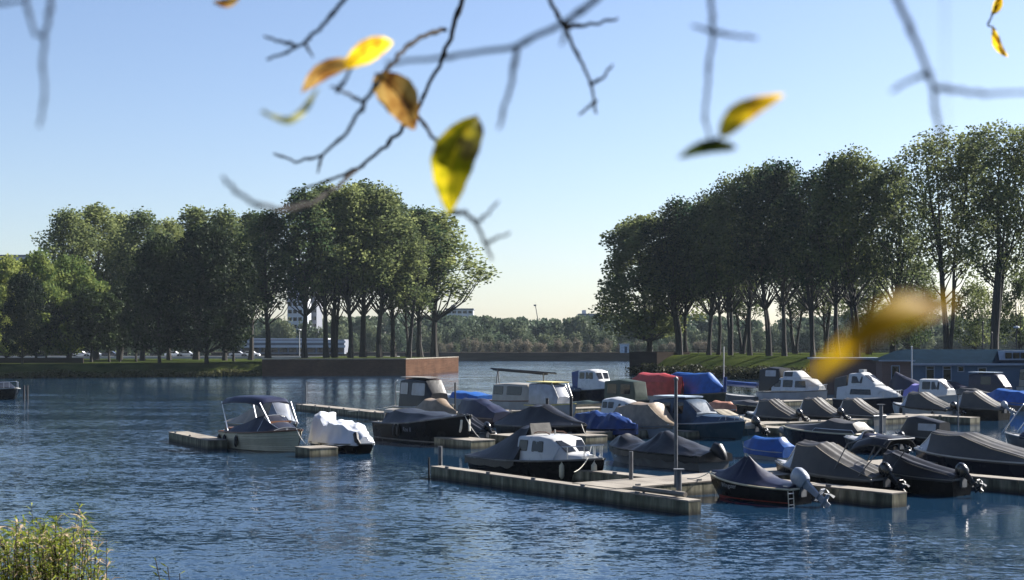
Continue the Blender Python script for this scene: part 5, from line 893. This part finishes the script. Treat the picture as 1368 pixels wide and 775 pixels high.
def branch(label, d, paths, leaves, group=None):
    "paths: (radius_px, [(x,y[,depth offset])...]); leaves: (base, tip, half width px, material, bend, twist)"
    o0 = P3(*paths[0][1][0][:2], d); r = thing("branch", label, "branch", o0)
    for i, (rp, pts) in enumerate(paths):
        pts = [P3(p[0], p[1], d + (p[2] if len(p) > 2 else 0)) - o0 for p in pts]; fine = []
        for a, b_ in zip(pts, pts[1:]):
            for k in range(6): fine.append(a.lerp(b_, k / 6) + Vector((noise.noise((len(fine) * .6, i, d)), noise.noise((len(fine) * .5, i, 5)), noise.noise((len(fine) * .6, i, 9)))) * .0016 * d)
        fine.append(pts[-1]); n_ = len(fine); R0 = rp / F * d
        rad = [R0 * (1 - .55 * j / n_) * (1 + .35 * (j % 7 == 3)) for j in range(n_)]
        m = MB(); m.tube(fine, rad, 7); m.build("stem" if i == 0 else "twig", M['twig'], r, 60)
    for (bx, by, tx, ty, hw, mt, bend, dz, *do) in leaves:
        dl = d + (do[0] if do else 0); B = P3(bx, by, dl) - o0; T = P3(tx, ty, dl + dz) - o0; ax = T - B; ln = ax.length; w_ = hw / F * dl; view = Vector((0, 1, 0)); side = ax.cross(view).normalized(); nrm = side.cross(ax.normalized())
        rows = []; n1, n2 = 16, 8
        for i in range(n1 + 1):
            s = i / n1; prof = w_ * (math.sin(math.pi * min(1, s ** .82)) ** .75) * (1 + .03 * math.sin(s * 70)) + .0004; c = B + ax * s + nrm * (bend * ln * math.sin(math.pi * s)) + side * (.10 * ln * math.sin(math.pi * s) * (1 if bend > 0 else -1))
            rows.append([c + side * prof * v + nrm * (abs(v) * prof * .35 + .02 * ln * math.sin(s * 9 + v * 2)) for v in [-1 + 2 * k / n2 for k in range(n2 + 1)]])
        lf = MB().loft(rows, False, False).build("leaf", M[mt], r, 60)
        st = MB(); st.tube([rows[i][n2 // 2] - nrm * .0005 for i in range(n1)], [.0009 * dl * (1 - .7 * i / n1) for i in range(n1)], 5); st.build("midrib", M['twig' if mt == 'l_brown' else mt], lf, 60)
branch("sharp dark branch hanging at the upper middle with four large yellow and brown leaves", 2.2,
    [(4.2, [(640, -90, .1), (622, -20), (607, 35), (590, 80), (565, 130), (556, 152)]), (3.2, [(556, 152), (540, 170), (510, 200), (478, 225), (440, 241), (386, 258)]), (2.6, [(556, 152), (577, 182, -.3), (602, 208, -.6), (622, 185, -.68), (638, 160, -.7)]),
     (3.2, [(594, 40), (566, 47, -.1), (540, 66, -.2), (518, 92, -.4), (503, 112, -.45), (487, 138, -.4), (465, 176, -.3), (430, 208, -.1), (395, 216), (366, 205)]), (2.2, [(487, 138, -.4), (465, 126, -.5), (442, 116, -.6)]), (2.2, [(430, 208, -.1), (424, 231, -.1)]), (2.6, [(478, 225), (450, 250, -.1), (415, 272, -.5), (375, 281, -.9), (345, 274, -1.0), (318, 258, -1.0), (298, 236, -1.0)]), (2.2, [(450, 122, -.55), (462, 105, -.6), (474, 84, -.6)]), (2.4, [(600, 284, -.7), (622, 284, -.7), (637, 300, -.7), (650, 330, -.7), (656, 347, -.7)]), (1.6, [(637, 298, -.7), (652, 285, -.7), (666, 268, -.7)]), (1.6, [(650, 326, -.7), (666, 317, -.7), (682, 312, -.7)])],
    [(502, 98, 554, 174, 25, 'l_brown', .12, .02, -.45), (458, 88, 524, 56, 15, 'l_yellow', .14, -.03, -.7), (474, 82, 402, 124, 12, 'l_brown', -.12, .02, -.6), (424, 120, 350, 148, 5, 'l_dark', .1, -.1, -.9), (638, 155, 600, 286, 29, 'l_green', -.12, -.04, -.7)])
branch("thick blurred branch crossing the top centre with a drooping side twig", 1.12, [(5, [(850, -60), (800, -4), (762, 25), (690, 62), (600, 76), (515, 84)]), (4, [(692, 62), (683, 110), (666, 172)]), (3.5, [(762, 25), (750, 60)])], [])
branch("thin dark forked twig hanging right of the top centre", 1.9, [(3.4, [(705, -50), (732, -4), (752, 32), (775, 80), (790, 112), (797, 152)]), (3, [(755, 36), (790, 33), (826, 24)]), (2.6, [(790, 112), (806, 104), (818, 86)]), (2.4, [(797, 135), (786, 143), (774, 154)])], [])
branch("blurred hanging twig with one bright yellow and one dark green leaf", 1.05, [(3.8, [(946, -60), (949, -4), (953, 40), (946, 100), (942, 160), (950, 190)]), (3.2, [(953, 42), (980, 48), (1012, 50)]), (3, [(951, 42), (938, 38), (924, 34)]), (3, [(950, 190), (963, 183)])], [(962, 182, 1047, 127, 15, 'l_yellow', .08, .02), (984, 197, 906, 211, 9, 'l_dark', -.08, .0)])
branch("blurred crooked twig at the upper right with two side shoots", .92, [(5, [(1170, -60), (1197, -4), (1226, 60), (1245, 110), (1250, 150), (1258, 192)]), (4, [(1248, 116), (1285, 122), (1325, 126), (1385, 122)]), (3.6, [(1244, 96), (1218, 106), (1190, 122)])], [])
branch("blurred forked twig hanging at the top left corner", .98, [(3.8, [(73, -60), (68, -4), (65, 25), (59, 50), (57, 90), (60, 130), (52, 170)]), (3.4, [(26, -60), (34, -4), (40, 25), (48, 48), (59, 47)]), (3.4, [(-30, 5), (10, 4), (34, 0)])], [])
branch("short forked twig left of the yellow leaves at the top", 1.8, [(3.4, [(490, -50), (462, -4), (435, 30), (408, 56), (384, 70), (356, 79)]), (2.8, [(396, 60), (375, 56), (352, 48)]), (2.4, [(406, 55), (418, 76)])], [])
branch("tiny twig with two small yellow leaves in the top right corner", 3.2, [(1.8, [(1345, -50), (1335, -5), (1326, 18), (1320, 33), (1330, 40)])], [(1337, -6, 1325, 20, 6, 'l_yellow', .08, 0), (1326, 37, 1346, 76, 6, 'l_yellow', -.08, .05)])
branch("scrap of brown leaf on a twig at the very top left of centre", 1.7, [(1.8, [(330, -50), (318, -8)])], [(320, -4, 284, 3, 6, 'l_brown', .05, 0)])
branch("very blurred long yellow leaf hanging close to the lens over the boats", .52, [(.8, [(1262, -80, .25), (1262, 120, .1), (1268, 260, .05), (1276, 404)])], [(1278, 404, 1084, 506, 20, 'l_orange', -.12, -.03)])

# shrub in the lower left corner
def shrub():
    rnd = random.Random(4); D = 12.0; org = P3(60, 800, D); org.z = 2.3; r = thing("shrub", "bushy willow like shrub with narrow yellow green leaves in the lower left corner", "shrub", org)
    stm = MB(); lvG = []; lvB = []; nst = 210
    def topy(x): return 692 + 14 * noise.noise((x * .05, 3, 0)) * 2 + (max(0, x - 110) * .5)
    for i in range(nst):
        x = rnd.uniform(-90, 150); dd_ = D + rnd.uniform(-.7, .9); ty = topy(x) + abs(rnd.gauss(0, 34)) - (18 if rnd.random() < .08 else 0); tip = P3(x, ty, dd_) - org
        if x > 120: tip.z -= rnd.uniform(0, .35)
        base = Vector((tip.x * .55 + rnd.uniform(-.2, .2), tip.y * .5, 0)); mid = base.lerp(tip, .6) + Vector((rnd.uniform(-.1, .1), rnd.uniform(-.1, .1), .15)); pts = [base, base.lerp(mid, .5), mid, mid.lerp(tip, .55) + Vector((0, 0, .04)), tip]
        stm.tube(pts, [.008, .007, .005, .004, .002], 4)
        for k in range(30):
            s = .25 + .75 * (k + rnd.random()) / 30; f = s * 4; j = min(3, int(f)); p = pts[j].lerp(pts[j + 1], f - j); a = rnd.uniform(0, 6.28); up = rnd.uniform(-.1, .9); dr = Vector((math.cos(a), math.sin(a), up)).normalized(); ln = rnd.uniform(.08, .2); wd = ln * rnd.uniform(.04, .07)
            sd2 = dr.cross(Vector((rnd.uniform(-.5, .5), rnd.uniform(-.5, .5), 1))).normalized() * wd; m1 = p + dr * ln * .45 + Vector((0, 0, .01)); tp = p + dr * ln - Vector((0, 0, ln * .22)); (lvB if rnd.random() < .2 else lvG).extend([p, m1 - sd2, tp, m1 + sd2])
    stm.build("stem", M['bark'], r, 60)
    M['l_shrub'] = leafmat("leaf_shrub", (.08, .12, .012), (.32, .33, .03), .45, 5); M['l_dry'] = leafmat("leaf_dry", (.22, .13, .07), (.45, .36, .24), .3, 6)
    for nme, arr, mt in (("foliage", lvG, 'l_shrub'), ("dry_foliage", lvB, 'l_dry')):
        a = np.array([tuple(v) for v in arr]); o = bpy.data.objects.new(nme, fastmesh(nme, a, len(a) // 4, M[mt])); COL.objects.link(o); o.parent = r
    org2 = P3(232, 800, 13); org2.z = 2.1; r2 = thing("plant_sprig", "thin leafy sprig poking up right of the shrub", "plant", org2); st = MB(); lv = []
    for tx, ty in ((208, 748), (224, 757), (240, 766)):
        tip = P3(tx, ty, 13) - org2; pts = [Vector((0, 0, 0)), tip * .5 + Vector((.05, 0, .05)), tip]; st.tube(pts, .005, 4)
        for k in range(9):
            p = pts[1].lerp(tip, k / 9 + .1); a = rnd.uniform(0, 6.28); dr = Vector((math.cos(a), math.sin(a), .5)).normalized(); sd2 = dr.orthogonal().normalized() * .008; lv += [p, p + dr * .05 - sd2, p + dr * .1, p + dr * .05 + sd2]
    st.build("stem", M['bark'], r2); a = np.array([tuple(v) for v in lv]); o = bpy.data.objects.new("foliage", fastmesh("foliage", a, len(a) // 4, M['l_shrub'])); COL.objects.link(o); o.parent = r2
shrub()
